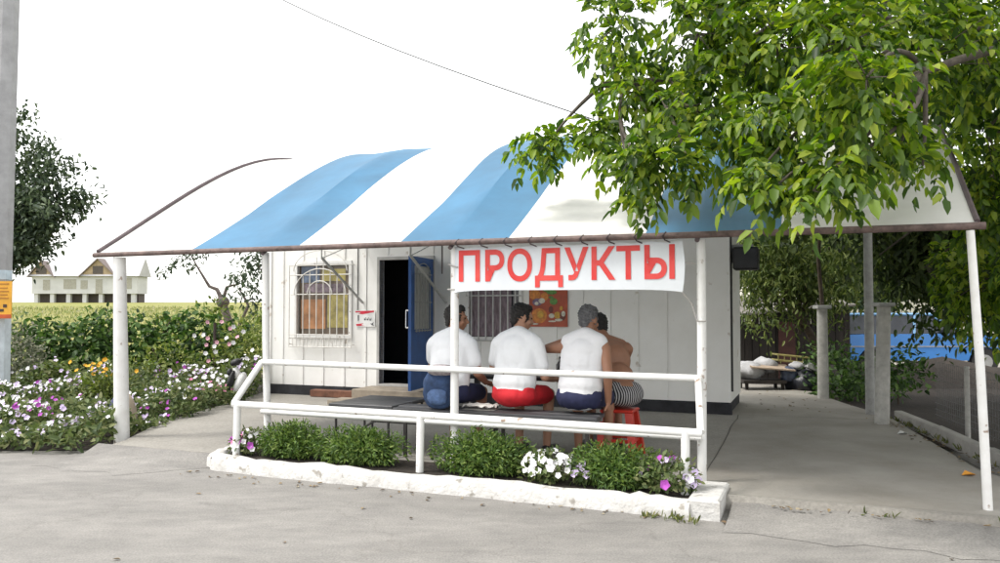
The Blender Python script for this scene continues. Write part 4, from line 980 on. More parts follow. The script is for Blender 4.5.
# rubbish heap by the walkway end
def lump(name, c, r, m, label, cat, seed_=1, n=16, k=10, rot=None, amp=.16):
    b_ = MB(); b_.ell((0, 0, 0), (1, 1, 1), None, n, k); rr = np.random.default_rng(seed_); ph_ = rr.uniform(0, 6, 6)
    def fn(x, y, z):
        d = 1+amp*(math.sin(3.1*x+ph_[0])*math.cos(2.7*y+ph_[1])+.7*math.sin(5.3*z+4.1*x+ph_[2])+.5*math.sin(7*y+ph_[3]))
        zz = c[2]+r[2]*z*d
        return (c[0]+r[0]*x*d, c[1]+r[1]*y*d, max(zz, c[2]-r[2]*.85))
    b_.xf(fn); o = b_.build(name, m, None, (c[0], c[1], c[2]-r[2]*.85), smooth=True); o['label'] = label; o['category'] = cat; return o
SACK = mat('sack_white', (.42, .42, .43), .8, .15, 8, .4, 20); BAGB = mat('bag_dark', (.02, .022, .03), .35, .3, 8, .4, 20)
lump('white_sack', (4.45, 14.3, .42), (.24, .22, .17), SACK, 'crumpled white sack at the hut end of the rubbish heap', 'sack', 3)
lump('dark_bag', (5.35, 14.2, .22), (.32, .28, .22), BAGB, 'big dark plastic bag in front of the rubbish heap', 'bag', 5)
lump('blue_bag', (5.08, 14.15, .36), (.15, .14, .13), mat('bag_blue', (.07, .09, .15), .4, .3, 10), 'small bluish bag on the middle of the rubbish heap', 'bag', 8)
lump('white_sack', (4.78, 14.45, .50), (.20, .2, .15), SACK, 'crumpled white sack behind the cardboard on the rubbish heap', 'sack', 11)
lump('grey_sack', (5.62, 14.35, .30), (.22, .2, .20), mat('sack_grey', (.20, .20, .20), .8, .3, 10, .4, 20), 'grey sack under the tilted white box on the rubbish heap', 'sack', 13)
lump('white_bag', (5.25, 14.22, .50), (.12, .12, .09), SACK, 'small white plastic bag on top of the dark bag', 'bag', 17)
m_ = MB(); m_.box((-.40, -.25, -.012), (.40, .25, .012)); m_.xf(lambda x, y, z: (4.78+x*.95-.1*z, 14.25+y, .50+z+.12*y-.12*x+.03*math.sin(6*x)))
o = m_.build('cardboard_sheet', mat('cardboard', (.40, .31, .23), .9, .1), None, (4.78, 14.25, .5)); o['label'] = 'flattened brown cardboard sheet lying on top of the rubbish'; o['category'] = 'cardboard'
m_ = MB()
for a_, b_ in (((0, 0), (.55, 0)), ((.55, 0), (.55, .35)), ((.55, .35), (0, .35)), ((0, .35), (0, 0))):
    for z in (.0, .1): m_.tube([(4.98+a_[0], 14.35+a_[1], .60+z-.1*a_[0]), (4.98+b_[0], 14.35+b_[1], .60+z-.1*b_[0])], .016, 6)
for q in np.linspace(0, .55, 6): m_.tube([(4.98+q, 14.35, .6-.1*q), (4.98+q, 14.35, .7-.1*q)], .012, 5)
o = m_.build('yellow_crate', mat('crate_yellow', (.30, .26, .09), .6, .2), None, (5.2, 14.5, .6)); o['label'] = 'yellow plastic crate tipped on top of the rubbish heap'; o['category'] = 'crate'
m_ = MB(); m_.box((-.2, -.12, -.05), (.2, .12, .05), bev=.01); m_.xf(lambda x, y, z: (5.55+x*math.cos(.4)+z*.2, 14.1+y, .47+z-x*math.sin(.4)))
o = m_.build('white_box', mat('box_white', (.50, .50, .50), .7, .1), None, (5.55, 14.1, .45)); o['label'] = 'white flat box tilted on the right of the rubbish heap'; o['category'] = 'box'
m_ = MB(); m_.box((4.25, 14.0, .22), (5.0, 14.5, .27)); 
for x in (4.3, 4.93):
    for y in (14.05, 14.42): m_.box((x, y, .05), (x+.05, y+.05, .2195))
o = m_.build('low_pallet', WOODD, None, (4.6, 14.25, .05)); o['label'] = 'low dark wooden pallet under the rubbish'; o['category'] = 'pallet'

# blue car on the lane behind the trees
def build_car():
    X0, Y0 = 7.6, 18.0
    t_ = thing('parked_car', 'old light blue estate car parked on the lane behind the trees', 'car', (X0, Y0, .03))
    prof_ = [(0, .42), (.03, .80), (.06, .93), (.12, .97), (2.62, .96), (3.75, .90), (4.0, .82), (4.05, .55), (4.03, .40), (3.62, .36)]
    # side outline with wheel arches
    def archpts(cx, r=.37): return [(cx+r*math.cos(a_), .30+r*math.sin(a_)) for a_ in np.linspace(0.15, PI-.15, 10)]
    out = [(0.0, .42), (.02, .80), (.06, .95), (2.55, .97), (3.70, .91), (4.0, .82), (4.05, .55), (4.03, .38)] + archpts(3.30) + archpts(.78) + [(.05, .36)]
    wd = 1.55; nlay = 5; vs = []; k_ = len(out)
    for li, (y, sc) in enumerate(((0, .965), (.06, 1.0), (wd-.06, 1.0), (wd, .965))):
        for (x, z) in out: vs.append((X0+2.0+(x-2.0)*(.985+.015*(sc > .99)), Y0+y, .6+(z-.6)*sc))
    b_ = MB(); fs = [tuple(range(k_)), tuple(reversed(range(3*k_, 4*k_)))]
    for l_ in range(3): fs += [(l_*k_+i, l_*k_+k_+i, l_*k_+k_+(i+1) % k_, l_*k_+(i+1) % k_) for i in range(k_)]
    b_.add(vs, fs)
    body = b_.build('body', mat('car_blue', (.05, .23, .62), .3, .06, 2, coat=.5), t_, smooth=30)
    c_ = MB(); lo = [(.05, .972), (2.95, .962)]; hi = [(.22, 1.40), (2.22, 1.42)]
    vs = [(X0+.06, Y0+.03, .955), (X0+2.95, Y0+.03, .955), (X0+2.95, Y0+wd-.03, .955), (X0+.06, Y0+wd-.03, .955), (X0+.26, Y0+.14, 1.36), (X0+2.20, Y0+.14, 1.37), (X0+2.20, Y0+wd-.14, 1.37), (X0+.26, Y0+wd-.14, 1.36)]
    c_.add(vs, [(0, 1, 5, 4), (1, 2, 6, 5), (2, 3, 7, 6), (3, 0, 4, 7)]); c_.build('window', mat('car_glass', (.03, .035, .045), .08, .2), t_)
    r_ = MB(); r_.box((X0+.2, Y0+.1, 1.365), (X0+2.26, Y0+wd-.1, 1.43), bev=.03)
    for xa, xb in ((.10, .29), (1.06, 1.10), (1.72, 1.78), (2.86, 2.16)):
        for y_, yt in ((.022, .128), (wd-.022, wd-.128)): r_.tube([(X0+xa, Y0+y_, .965), (X0+xb, Y0+yt, 1.375)], .03, 6)
    r_.build('roof', mat('car_roof', (.22, .42, .68), .3, .05), t_, smooth=40)
    m_ = MB(); m_.box((X0-.03, Y0-.012, .665), (X0+4.02, Y0-.001, .69)); m_.build('trim', GREYMETAL, t_)
    m_ = MB(); m_.box((X0+2.35, Y0-.12, .98), (X0+2.50, Y0+.0, 1.08)); m_.build('mirror', BLACK, t_)
    for cx in (3.30, .78):
        for y_ in (.02, wd-.2):
            w_ = MB(); w_.tube([(X0+cx, Y0+y_, .325), (X0+cx, Y0+y_+.18, .325)], .30, 18); tw = w_.build('wheel', mat('tyre', (.025, .025, .025), .8), t_, smooth=40)
            h_ = MB(); h_.tube([(X0+cx, Y0+y_-.006, .325), (X0+cx, Y0+y_+.01, .325)], .17, 14); h_.build('rim', GREYMETAL, tw, smooth=40)
build_car()
# pale house wall far behind the car
hb = thing('far_house', 'pale house beyond the blue car seen through the leaves', 'house', (14, 34, 0))
m_ = MB(); m_.box((12.0, 34, 0), (24, 42, 3.2)); m_.build('wall', mat('pale_wall', (.62, .60, .56), .8, .06), hb)
m_ = MB(); m_.add([(11.5, 33.5, 3.18), (24.5, 33.5, 3.18), (24.5, 38, 5.4), (11.5, 38, 5.4)], [(0, 1, 2, 3)]); m_.add([(11.5, 42.5, 3.18), (11.5, 38, 5.4), (24.5, 38, 5.4), (24.5, 42.5, 3.18)], [(0, 1, 2, 3)]); m_.add([(12, 34, 3.2), (12, 38, 5.3), (12, 42, 3.2)], [(0, 1, 2)]); m_.build('roof', MATS['slate'], hb)
for x in (13.2, 15.6, 18.5):
    m_ = MB(); m_.box((x, 33.97, 1.0), (x+1.1, 33.995, 2.3)); m_.build('window', GL, hb)
# dry leaves, weeds and crumbs along the kerbs and slab edges: nobody could count them
P = []
for q in range(24): P.append((*Wp(rng.uniform(-1.6, .4), -.30-abs(rng.normal())*.03)[:2], .062))
for q in range(110):
    u = rng.random(); P.append((4.25+.8*u-abs(rng.normal())*.10, 6.2+4.4*u, .108))
for q in range(55): P.append((*Wp(rng.uniform(-6.6, -1.7), -.64-abs(rng.normal())*.09)[:2], .006))
for q in range(22): P.append((rng.uniform(-5.5, 5), rng.uniform(3.6, 7.2), .006))
for q in range(50): P.append((*Wp(rng.uniform(-2.1, -.6), rng.uniform(5, 9))[:2], .108))
P = np.array(P); n = len(P); dd_ = rand_dirs(n); dd_[:, 2] = .12; 
leaf_object('leaf_litter', [leaf_arrays(P, dd_, unit(rand_dirs(n)*.25+np.array([0, 0, 1.])), .05*(.4+.8*rng.random(n)), .028*(.5+.7*rng.random(n)), .2, .1)], mat('dry_leaf', None, .85, island=[(.05, .035, .02), (.14, .09, .045), (.24, .17, .08), (.30, .26, .18)]), None, (0, 6, 0), kind='stuff')
P = []
for q in range(6):
    c = Wp(-2.35+rng.random()*.5, -.70-.05*rng.random()); P += [(c.x+rng.normal()*.03, c.y+rng.normal()*.03, 0) for _ in range(9)]
for q in range(5):
    c = Wp(-1.7+rng.random()*2.1, -.26); P += [(c.x+rng.normal()*.02, c.y+rng.normal()*.02, .045) for _ in range(5)]
for q in range(40):
    u = rng.random(); c = (4.32+.85*u, 6.3+4.3*u); P += [(c[0]+rng.normal()*.03, c[1]+rng.normal()*.03, .08) for _ in range(6)]
P = np.array(P); n = len(P)
leaf_object('weeds', [leaf_arrays(P, unit(rand_dirs(n)*.7+np.array([0, 0, .8])), rand_dirs(n), .075*(.4+.8*rng.random(n)), .014*(.6+.8*rng.random(n)), .2, .3)], mat('weed_leaf', None, .7, island=[(.06, .09, .02), (.13, .15, .04), (.24, .22, .08)], trans=.2), None, (0, 6, 0), kind='stuff')
# small litter
for nm, c, m_c, lb in (('fallen_leaf', (3.98, 6.85), (.62, .27, .03), 'orange fallen leaf lying at the foot of the walkway kerb'), ('paper_scrap', (4.55, 9.1), (.6, .6, .58), 'white paper scrap lying near the thick concrete post')):
    m_ = MB(); m_.v = [(c[0]-.06, c[1], .108), (c[0], c[1]-.05, .13), (c[0]+.07, c[1], .112), (c[0], c[1]+.05, .14), (c[0]-.05, c[1], .107), (c[0], c[1]-.045, .125), (c[0]+.06, c[1], .108), (c[0], c[1]+.045, .132)]
    m_.f = [(0, 1, 2), (0, 2, 3), (4, 6, 5), (4, 7, 6)]; m_.m = [0]*4; o = m_.build(nm, mat(nm+'_m', m_c, .8), None, (c[0], c[1], .1)); o['label'] = lb; o['category'] = nm.split('_')[1]

# ================================================================== LEFT BACKGROUND
up = thing('utility_pole', 'grey concrete utility pole with whitewashed foot on the left edge', 'pole', (-7.56, 12.0, 0))
m_ = MB(); m_.tube([(-7.56, 12.0, 1.42), (-7.50, 12.0, 7.5)], [.20, .185], 8); m_.build('shaft', mat('pole_concrete', (.36, .36, .37), .9, .10, 5, .25, 30), up)
m_ = MB(); m_.tube([(-7.57, 12.0, -.05), (-7.56, 12.0, 1.418)], [.215, .206], 8); m_.build('foot', mat('pole_whitewash', (.62, .68, .73), .85, .12, 6, .3, 25), up)
m_ = MB(); m_.tube([(-7.56, 12.0, 1.96), (-7.56, 12.0, 2.10)], .208, 8); m_.build('band', mat('band_blue', (.50, .60, .68), .7), up)
ys = thing('pole_sign', 'yellow orange notice board strapped round the utility pole', 'sign', (-7.56, 11.8, 1.4))
m_ = MB(); m_.box((-7.92, 11.775, 1.38), (-7.19, 11.795, 1.93)); m_.build('board', mat('sign_yellow', (.72, .36, .03), .5, .1), ys)
m_ = MB()
for i, z in enumerate((1.88, 1.82, 1.77, 1.72, 1.67)): m_.box((-7.88, 11.771, z), (-7.23-.02*(i % 2), 11.7745, z+.018), 0)
m_.box((-7.92, 11.771, 1.382), (-7.19, 11.7745, 1.44), 1)
for x, z, w_, h_ in ((-7.62, 1.53, .09, .07), (-7.42, 1.50, .05, .10), (-7.31, 1.54, .055, .05), (-7.36, 1.48, .06, .04), (-7.50, 1.60, .05, .03)): m_.box((x, 11.771, z), (x+w_, 11.7745, z+h_), 2)
m_.build('print', [mat('sg_brown', (.40, .16, .02), .6), mat('sg_red', (.45, .08, .02), .6), mat('sg_dark', (.06, .03, .02), .6)], ys)
# distant house on columns
def far_house():
    hx, hy = -82.0, 140.0; gz_ = field_z(hx, hy)+.0
    t_ = thing('country_house', 'unfinished white country house with two brick gables far across the field', 'house', (hx, hy, gz_)); B = gz_
    m_ = MB(); m_.box((hx, hy, B+1.55), (hx+18.5, hy+4, B+4.6)); m_.build('wall', mat('house_white', (.54, .545, .56), .8, .06, .6), t_)
    m_ = MB(); m_.box((hx+.4, hy+1.5, B-.2), (hx+18.1, hy+3.9, B+1.54)); m_.build('basement', mat('house_dark', (.10, .085, .08), .9), t_)
    for i in range(7):
        c_ = MB(); c_.box((hx+.3+i*2.84, hy+.2, B-.2), (hx+1.0+i*2.84, hy+.9, B+1.545)); c_.build('column', mat('house_white', None), t_)
    rf_ = MB(); rf_.add([(hx-.5, hy-.5, B+4.62), (hx+19, hy-.5, B+4.62), (hx+18.95, hy+2.2, B+7.9), (hx+.5, hy+2.2, B+7.9)], [(0, 1, 2, 3)]); rf_.add([(hx-.5, hy+4.5, B+4.62), (hx+.5, hy+2.2, B+7.9), (hx+18.95, hy+2.2, B+7.9), (hx+19, hy+4.5, B+4.62)], [(0, 1, 2, 3)]); rf_.add([(hx+19, hy-.5, B+4.62), (hx+19, hy+4.5, B+4.62), (hx+18.95, hy+2.2, B+7.9)], [(0, 1, 2)]); rf_.add([(hx-.5, hy-.5, B+4.62), (hx+.5, hy+2.2, B+7.9), (hx-.5, hy+4.5, B+4.62)], [(0, 1, 2)])
    rf_.build('roof', mat('house_roof', (.42, .42, .44), .6, .08, .5), t_)
    BR = mat('house_brick', (.40, .31, .21), .9, .15, 2)
    for cx, w_, h_ in ((hx+1.8, 4.2, 3.6), (hx+11.7, 6.2, 4.2)):
        gm = MB(); gm.prism([(cx-w_/2, B+4.61), (cx+w_/2, B+4.61), (cx, B+4.61+h_*.72)], 'y', hy-.25, hy+3.5); gg = gm.build('gable', BR, t_)
        rr = MB(); e = .35
        for sg in (-1, 1): rr.add([(cx+sg*(w_/2+e), hy-.6, B+4.45), (cx, hy-.6, B+4.75+h_*.72), (cx, hy+3.6, B+4.75+h_*.72), (cx+sg*(w_/2+e), hy+3.6, B+4.45)], [(0, 1, 2, 3)]); rr.add([(cx+sg*(w_/2+e), hy-.6, B+4.25), (cx, hy-.6, B+4.55+h_*.72), (cx, hy-.6, B+4.75+h_*.72), (cx+sg*(w_/2+e), hy-.6, B+4.45)], [(0, 1, 2, 3)])
        rr.build('gable_roof', mat('gable_edge', (.22, .18, .17), .8), gg)
        ww = MB(); ww.box((cx-.9, hy-.30, B+5.0), (cx+.9, hy-.255, B+6.4)); ww.build('window', MATS['house_dark'], gg)
    for x, w_, z0_, h_ in ((hx+5.6, 2.2, 2.4, 1.7), (hx+15.6, 1.9, 2.4, 1.9), (hx+11.2, 1.2, 1.6, 2.5), (hx+2.0, 1.2, 2.2, 1.8), (hx+8.6, 1.2, 2.4, 1.5)):
        ww = MB(); ww.box((x, hy-.05, B+z0_), (x+w_, hy-.005, B+z0_+h_)); ww.build('window', mat('house_window', (.34, .33, .29), .6), t_)
far_house()
# overhead cable across the sky
m_ = MB(); a_, b_ = Vector((-3.6, 13.5, 7.4)), Vector((1.2, 10.0, 3.9))
a0 = Vector((-9.0, 17.0, 10.9))
P = [a0.lerp(b_, u) - Vector((0, 0, .5*math.sin(PI*u))) for u in np.linspace(0, 1, 16)]
m_.tube(P, .0085, 5); o = m_.build('overhead_cable', mat('cable_black', None), None, tuple(P[-1])); o['label'] = 'thin dark overhead cable running down to the tree above the roof'; o['category'] = 'cable'

# ================================================================== BENCHES, TABLE
BENCHTOP = mat('bench_top', (.075, .075, .08), .45, .25, 5, .1, 20, stretch=(.4, 3, 1)); LEGM = mat('bench_leg', (.04, .036, .036), .5, .2)
bw = thing('bench', 'long dark plank bench on thin metal legs where the three men in white sit', 'bench', (-3.8, .4, .1), 'B')
m_ = MB(); m_.box((-4.92, .24, .535), (-2.90, .40, .57), bev=.006); m_.box((-4.95, .412, .535), (-2.92, .60, .57), bev=.006); m_.build('seat', BENCHTOP, bw)
m_ = MB(); m_.box((-4.90, .27, .50), (-2.93, .295, .534)); m_.box((-4.90, .545, .50), (-2.93, .57, .534)); m_.build('frame', mat('frame_steel', (.30, .30, .30), .5, .2), bw)
for s in (-4.8, -3.9, -3.0):
    for t in (.28, .56):
        m_ = MB(); m_.box((s-.015, t-.013, .1), (s+.015, t+.013, .50)); m_.build('leg', LEGM, bw)
bt2 = thing('low_table', 'wide low dark table at the left end of the bench', 'table', (-5.3, .7, .1), 'B')
m_ = MB(); m_.box((-5.68, .30, .54), (-4.96, .70, .575), bev=.006); m_.box((-5.68, .712, .54), (-4.96, 1.10, .575), bev=.006); m_.build('top', BENCHTOP, bt2)
for s in (-5.62, -5.02):
    for t in (.34, 1.05):
        m_ = MB(); m_.tube([(s, t, .1), (s, t, .54)], .014, 6); m_.build('leg', LEGM, bt2)
m_ = MB(); m_.tube([(-5.66, .30, .14), (-5.02, .34, .50)], .011, 6); m_.tube([(-5.62, 1.05, .3), (-5.02, 1.05, .3)], .011, 6); m_.build('brace', LEGM, bt2)
m_ = MB(); m_.tube([(-5.30, .36, .1), (-5.30, .36, .54)], .013, 6); m_.build('leg', LEGM, bt2)
tb = thing('dining_table', 'black table in front of the seated men', 'table', (-3.7, 1.35, .1), 'B')
m_ = MB(); m_.box((-4.5, 1.02, .80), (-2.95, 1.68, .835), bev=.006); m_.build('top', BLACK, tb)
for s in (-4.4, -3.05):
    for t in (1.1, 1.6):
        m_ = MB(); m_.box((s-.025, t-.025, .1), (s+.025, t+.025, .80)); m_.build('leg', BLACK, tb)
def bottle(s, t, h, r, m, name, label, cat):
    m_ = MB(); m_.lathe([(r*.9, 0), (r, .01), (r, h*.6), (r*.45, h*.78), (r*.36, h*.97), (r*.4, h)], (s, t, .836), 12); o = m_.build(name, m, None, (s, t, .836), 'B', smooth=40); o['label'] = label; o['category'] = cat; return o
DKGL = mat('dark_glass', (.02, .018, .016), .12, .3)
bottle(-3.45, 1.12, .27, .042, DKGL, 'beer_bottle', 'dark bottle on the table left of the grey haired man', 'bottle')
bottle(-3.53, 1.22, .2, .05, DKGL, 'drink_jug', 'squat dark jug on the table beside the dark bottle', 'jug')
bottle(-3.36, 1.25, .23, .05, mat('clear_plastic', (.28, .29, .30), .2), 'plastic_bottle', 'greyish plastic bottle on the table in front of the grey haired man', 'bottle')
m_ = MB(); m_.lathe([(.032, 0), (.042, .11), (.038, .11), (.030, .01)], (-4.1, 1.1, .836), 12); o = m_.build('cup', mat('cup_brown', (.10, .045, .03), .4), None, (-4.1, 1.1, .836), 'B', smooth=40); o['label'] = 'small brown cup on the table between the two men in white'; o['category'] = 'cup'
m_ = MB(); n_ = 9; vs = []
for j in range(n_):
    for i in range(n_):
        vs.append((-4.24+.32*i/(n_-1), .36+.2*j/(n_-1), .575+.012+.028*abs(math.sin(i*1.3+j*.7))+.012*math.sin(j*2.1)))
m_.add(vs, [(j*n_+i, j*n_+i+1, (j+1)*n_+i+1, (j+1)*n_+i) for j in range(n_-1) for i in range(n_-1)]); m_.add([(x, y, .572) for x, y, z in vs], [(j*n_+i, (j+1)*n_+i, (j+1)*n_+i+1, j*n_+i+1) for j in range(n_-1) for i in range(n_-1)])
o = m_.build('crumpled_cloth', mat('cloth_pale', (.60, .58, .54), .9, .1, 9), None, (-4.1, .45, .57), 'B', smooth=50); o['label'] = 'crumpled pale cloth lying on the bench between the two men in white'; o['category'] = 'cloth'
# red stool
so = thing('plastic_stool', 'bright red plastic stool under the shirtless man', 'stool', (-2.90, 1.12, .1), 'B')
m_ = MB(); m_.box((-3.06, .96, .525), (-2.74, 1.28, .555), bev=.012); m_.build('seat', REDPL, so)
for sx, sy in ((-1, -1), (1, -1), (1, 1), (-1, 1)):
    m_ = MB(); x0, y0 = -2.90+sx*.115, 1.12+sy*.115; x1, y1 = -2.90+sx*.175, 1.12+sy*.175; k_ = .035
    m_.add([(x1-k_, y1-k_, .1), (x1+k_, y1-k_, .1), (x1+k_, y1+k_, .1), (x1-k_, y1+k_, .1), (x0-k_, y0-k_, .5245), (x0+k_, y0-k_, .5245), (x0+k_, y0+k_, .5245), (x0-k_, y0+k_, .5245)], [(3, 2, 1, 0), (4, 5, 6, 7), (0, 1, 5, 4), (1, 2, 6, 5), (2, 3, 7, 6), (3, 0, 4, 7)]); m_.build('leg', REDPL, so)
for z, o_ in ((.26, .148),):
    m_ = MB(); 
    for a_, b_ in (((-1, -1), (1, -1)), ((1, -1), (1, 1)), ((1, 1), (-1, 1)), ((-1, 1), (-1, -1))):
        m_.tube([(-2.90+a_[0]*o_, 1.12+a_[1]*o_, z), (-2.90+b_[0]*o_, 1.12+b_[1]*o_, z)], .022, 4)
    m_.build('stretcher', REDPL, so)

# ================================================================== PEOPLE
def remesh(mb, voxel, smooth_it=5, fac=.5):
    me = bpy.data.meshes.new('blob'); me.from_pydata(mb.v, [], mb.f); me.update()
    o = bpy.data.objects.new('blob', me); C.objects.link(o)
    a_ = o.modifiers.new('r', 'REMESH'); a_.mode = 'VOXEL'; a_.voxel_size = voxel; a_.adaptivity = 0
    if smooth_it: b_ = o.modifiers.new('s', 'SMOOTH'); b_.factor = fac; b_.iterations = smooth_it
    r = bpy.data.meshes.new_from_object(o.evaluated_get(bpy.context.evaluated_depsgraph_get()))
    bpy.data.objects.remove(o); bpy.data.meshes.remove(me)
    for p in r.polygons: p.use_smooth = True
    return r
def hand(mb, wrist, d, palm_n, thumb_side, curl=.5, sc=1.0):
    """palm, four unequal fingers with two bends, thumb from the side of the palm"""
    d = Vector(d).normalized(); n = Vector(palm_n); n = (n-d*n.dot(d)).normalized(); s = d.cross(n).normalized()*thumb_side; w_ = Vector(wrist)
    M = Matrix((s, d, n)).transposed()
    mb.ell(w_+d*.045*sc, (.042*sc, .055*sc, .018*sc), M, 10, 8)
    for i, (off, L) in enumerate(((.032, .072), (.011, .080), (-.011, .074), (-.031, .058))):
        p = w_ + d*.085*sc + s*off*sc; dir_ = d.copy(); r = .0095*sc
        for q, f_ in enumerate((.45, .32, .23)):
            a_ = curl*(.5+.4*q); dir_ = (dir_*math.cos(a_) + n*math.sin(a_)).normalized()
            e = p + dir_*L*f_*sc; mb.caps(p, e, r, r*.92, 8); p = e; r *= .93
    p = w_ + d*.025*sc + s*.035*sc; dir_ = (d*.7+s*.65+n*.25).normalized(); e = p+dir_*.045*sc; mb.caps(p, e, .013*sc, .011*sc, 8)
    dir_ = (d*.9+s*.2+n*.4).normalized(); mb.caps(e, e+dir_*.034*sc, .011*sc, .009*sc, 8)

class Sitter:
    def __init__(s, sp): s.p = sp
def person(label, base, yaw, seat_z, skin, hair_m, shirt_m, shorts_m, arms, head_yaw, head_pitch=0.0, lean=.10, side=0.0, scale=1.0, sleeve=True, head_tilt=0.0, legs=None, hunch=0.0, grey=False):
    """local axes: x right, y the way the body faces, z up from the floor he sits over."""
    def spine(x, y, z):       # bend the upper body forward and sideways above the hips
        k_ = max(0.0, z-.56); yb = y + lean*k_ + hunch*k_*k_; xb = x + side*k_; return Vector((xb, yb, z - .10*abs(side)*k_ - .18*hunch*k_*k_ - .12*lean*k_))
    hp = .575
    P = lambda x, y, z: spine(x, y, z)
    torso = [('e', (0, 0, .60), (.178, .135, .115)), ('e', (0, .015, .73), (.160, .120, .15)), ('e', (0, .02, .90), (.178, .125, .18)), ('e', (0, .01, 1.0), (.19, .115, .12)),
             ('c', (-.165, -.0, 1.03), (.165, -.0, 1.03), .068, .068), ('c', (-.13, -.01, 1.07), (0, .005, 1.125), .058, .06), ('c', (.13, -.01, 1.07), (0, .005, 1.125), .058, .06)]
    vest_t = [pr if not (pr[0] == 'c' and pr[3] == .068) else ('c', (-.105, .0, 1.035), (.105, .0, 1.035), .066, .066) for pr in torso]
    vest_t[3] = ('e', (0, .01, .99), (.165, .115, .11))
    vest_t[2] = ('e', (0, .02, .88), (.172, .125, .17))
    def put(mb, prims, grow):
        for pr in prims:
            if pr[0] == 'e': mb.ell(P(*pr[1]), tuple(r+grow for r in pr[2]), None, 16, 12)
            else: mb.caps(P(*pr[1]), P(*pr[2]), pr[3]+grow, pr[4]+grow, 14)
    body = MB(); put(body, torso, 0.0)
    nb = P(0, .02, 1.12); hc = P(0, .055, 1.275)
    body.caps(nb, hc + Vector((0, -.015, -.04)), .060, .056, 14)
    Mh = Matrix.Rotation(head_yaw, 3, 'Z') @ Matrix.Rotation(head_tilt, 3, 'Y') @ Matrix.Rotation(head_pitch, 3, 'X')
    H = lambda x, y, z: hc + Mh @ Vector((x, y, z))
    def he(mb, c, r): mb.ell(H(*c), r, Mh, 14, 12)
    he(body, (0, -.01, .02), (.076, .097, .105)); he(body, (0, .035, -.03), (.060, .060, .082)); he(body, (0, .045, -.078), (.042, .044, .034))
    body.caps(H(0, .092, .012), H(0, .113, -.026), .010, .015, 8); he(body, (.0, .096, -.034), (.021, .014, .010))
    for sg in (-1, 1):
        he(body, (sg*.079, -.006, -.008), (.010, .022, .034)); body.caps(H(sg*.012, .088, .026), H(sg*.045, .078, .027), .011, .009, 8); he(body, (sg*.045, .06, -.03), (.025, .025, .025))
    he(body, (0, .091, -.056), (.024, .012, .007)); he(body, (0, .089, -.068), (.021, .012, .007))
    shirt = MB(); shorts = MB(); shoe = MB()
    if shirt_m is not None:
        put(shirt, torso if sleeve else vest_t, .020 if sleeve else .027); shirt.caps(P(-.095, .0, .69), P(-.10, .005, .98), .105, .108, 16); shirt.caps(P(.095, .0, .69), P(.10, .005, .98), .105, .108, 16); shirt.caps(P(0, .0, .69), P(0, .0, 1.0), .115, .112, 16); shirt.ell(P(0, -.005, .69), (.208, .160, .130), None, 16, 12)
    for sd_, (elb, wri, hd, hn) in zip((-1, 1), arms):
        sh_ = P(sd_*.190, .0, 1.02); el_ = Vector(elb); wr = Vector(wri)
        body.caps(sh_, el_, .053, .042, 14); body.caps(el_, wr, .043, .029, 14); hand(body, wr, hd, hn, -sd_ if hn[2] < .5 else sd_, .55)
        if sleeve and shirt_m is not None:
            d = (el_-sh_); cut = sh_ + d*.62; shirt.caps(sh_, cut, .073, .068, 14)
    lg = legs or [((-.15, .45), (-.13, .40)), ((.15, .45), (.14, .42))]
    for sg, (kn, an) in zip((-1, 1), lg):
        hip = Vector((sg*.095, .02, seat_z+.10)); k3 = Vector((kn[0], kn[1], seat_z+.075)); a3 = Vector((an[0], an[1], .09))
        body.caps(hip, k3, .085, .058, 14); body.caps(k3, a3, .056, .036, 14); ft = a3 + Vector((sg*.015, .15, -.055)); body.caps(a3+Vector((0, -.03, -.045)), ft, .034, .028, 12)
        shorts.caps(hip, hip.lerp(k3, .82), .104, .088, 14)
        shoe.caps(a3+Vector((0, -.04, -.045)), ft+Vector((0, .03, 0)), .043, .037, 12)
    shorts.ell((0, -.005, seat_z+.105), (.205, .168, .112), None, 16, 12); shorts.caps((-.09, .0, seat_z+.12), (.09, .0, seat_z+.12), .12, .12, 14)
    def fin(mb, voxel, it=5):
        me = remesh(mb, voxel, it)
        # keep everything that rests on the seat from sinking below it
        n_ = len(me.vertices); co = np.empty(n_*3); me.vertices.foreach_get('co', co); co = co.reshape(-1, 3)
        m2 = (np.abs(co[:, 0]) < .30) & (co[:, 1] < .22) & (co[:, 1] > -.3) & (co[:, 2] < seat_z) & (co[:, 2] > seat_z-.12); co[m2, 2] = seat_z+.001
        co[:, 2] = np.maximum(co[:, 2], .004)
        me.vertices.foreach_set('co', co.ravel()); me.update(); return me
    b_me = fin(body, .0075, 4); b_me.materials.append(skin)
    s0, t0, z0 = base
    root = bpy.data.objects.new('person', b_me); C.objects.link(root); root.location = Wp(s0, t0, z0); root.rotation_euler = (0, 0, -A+yaw); root.scale = (scale,)*3
    root['label'] = label; root['category'] = 'person'; root['_base'] = (0, 0, 0); root['group'] = 'men sitting at the table'
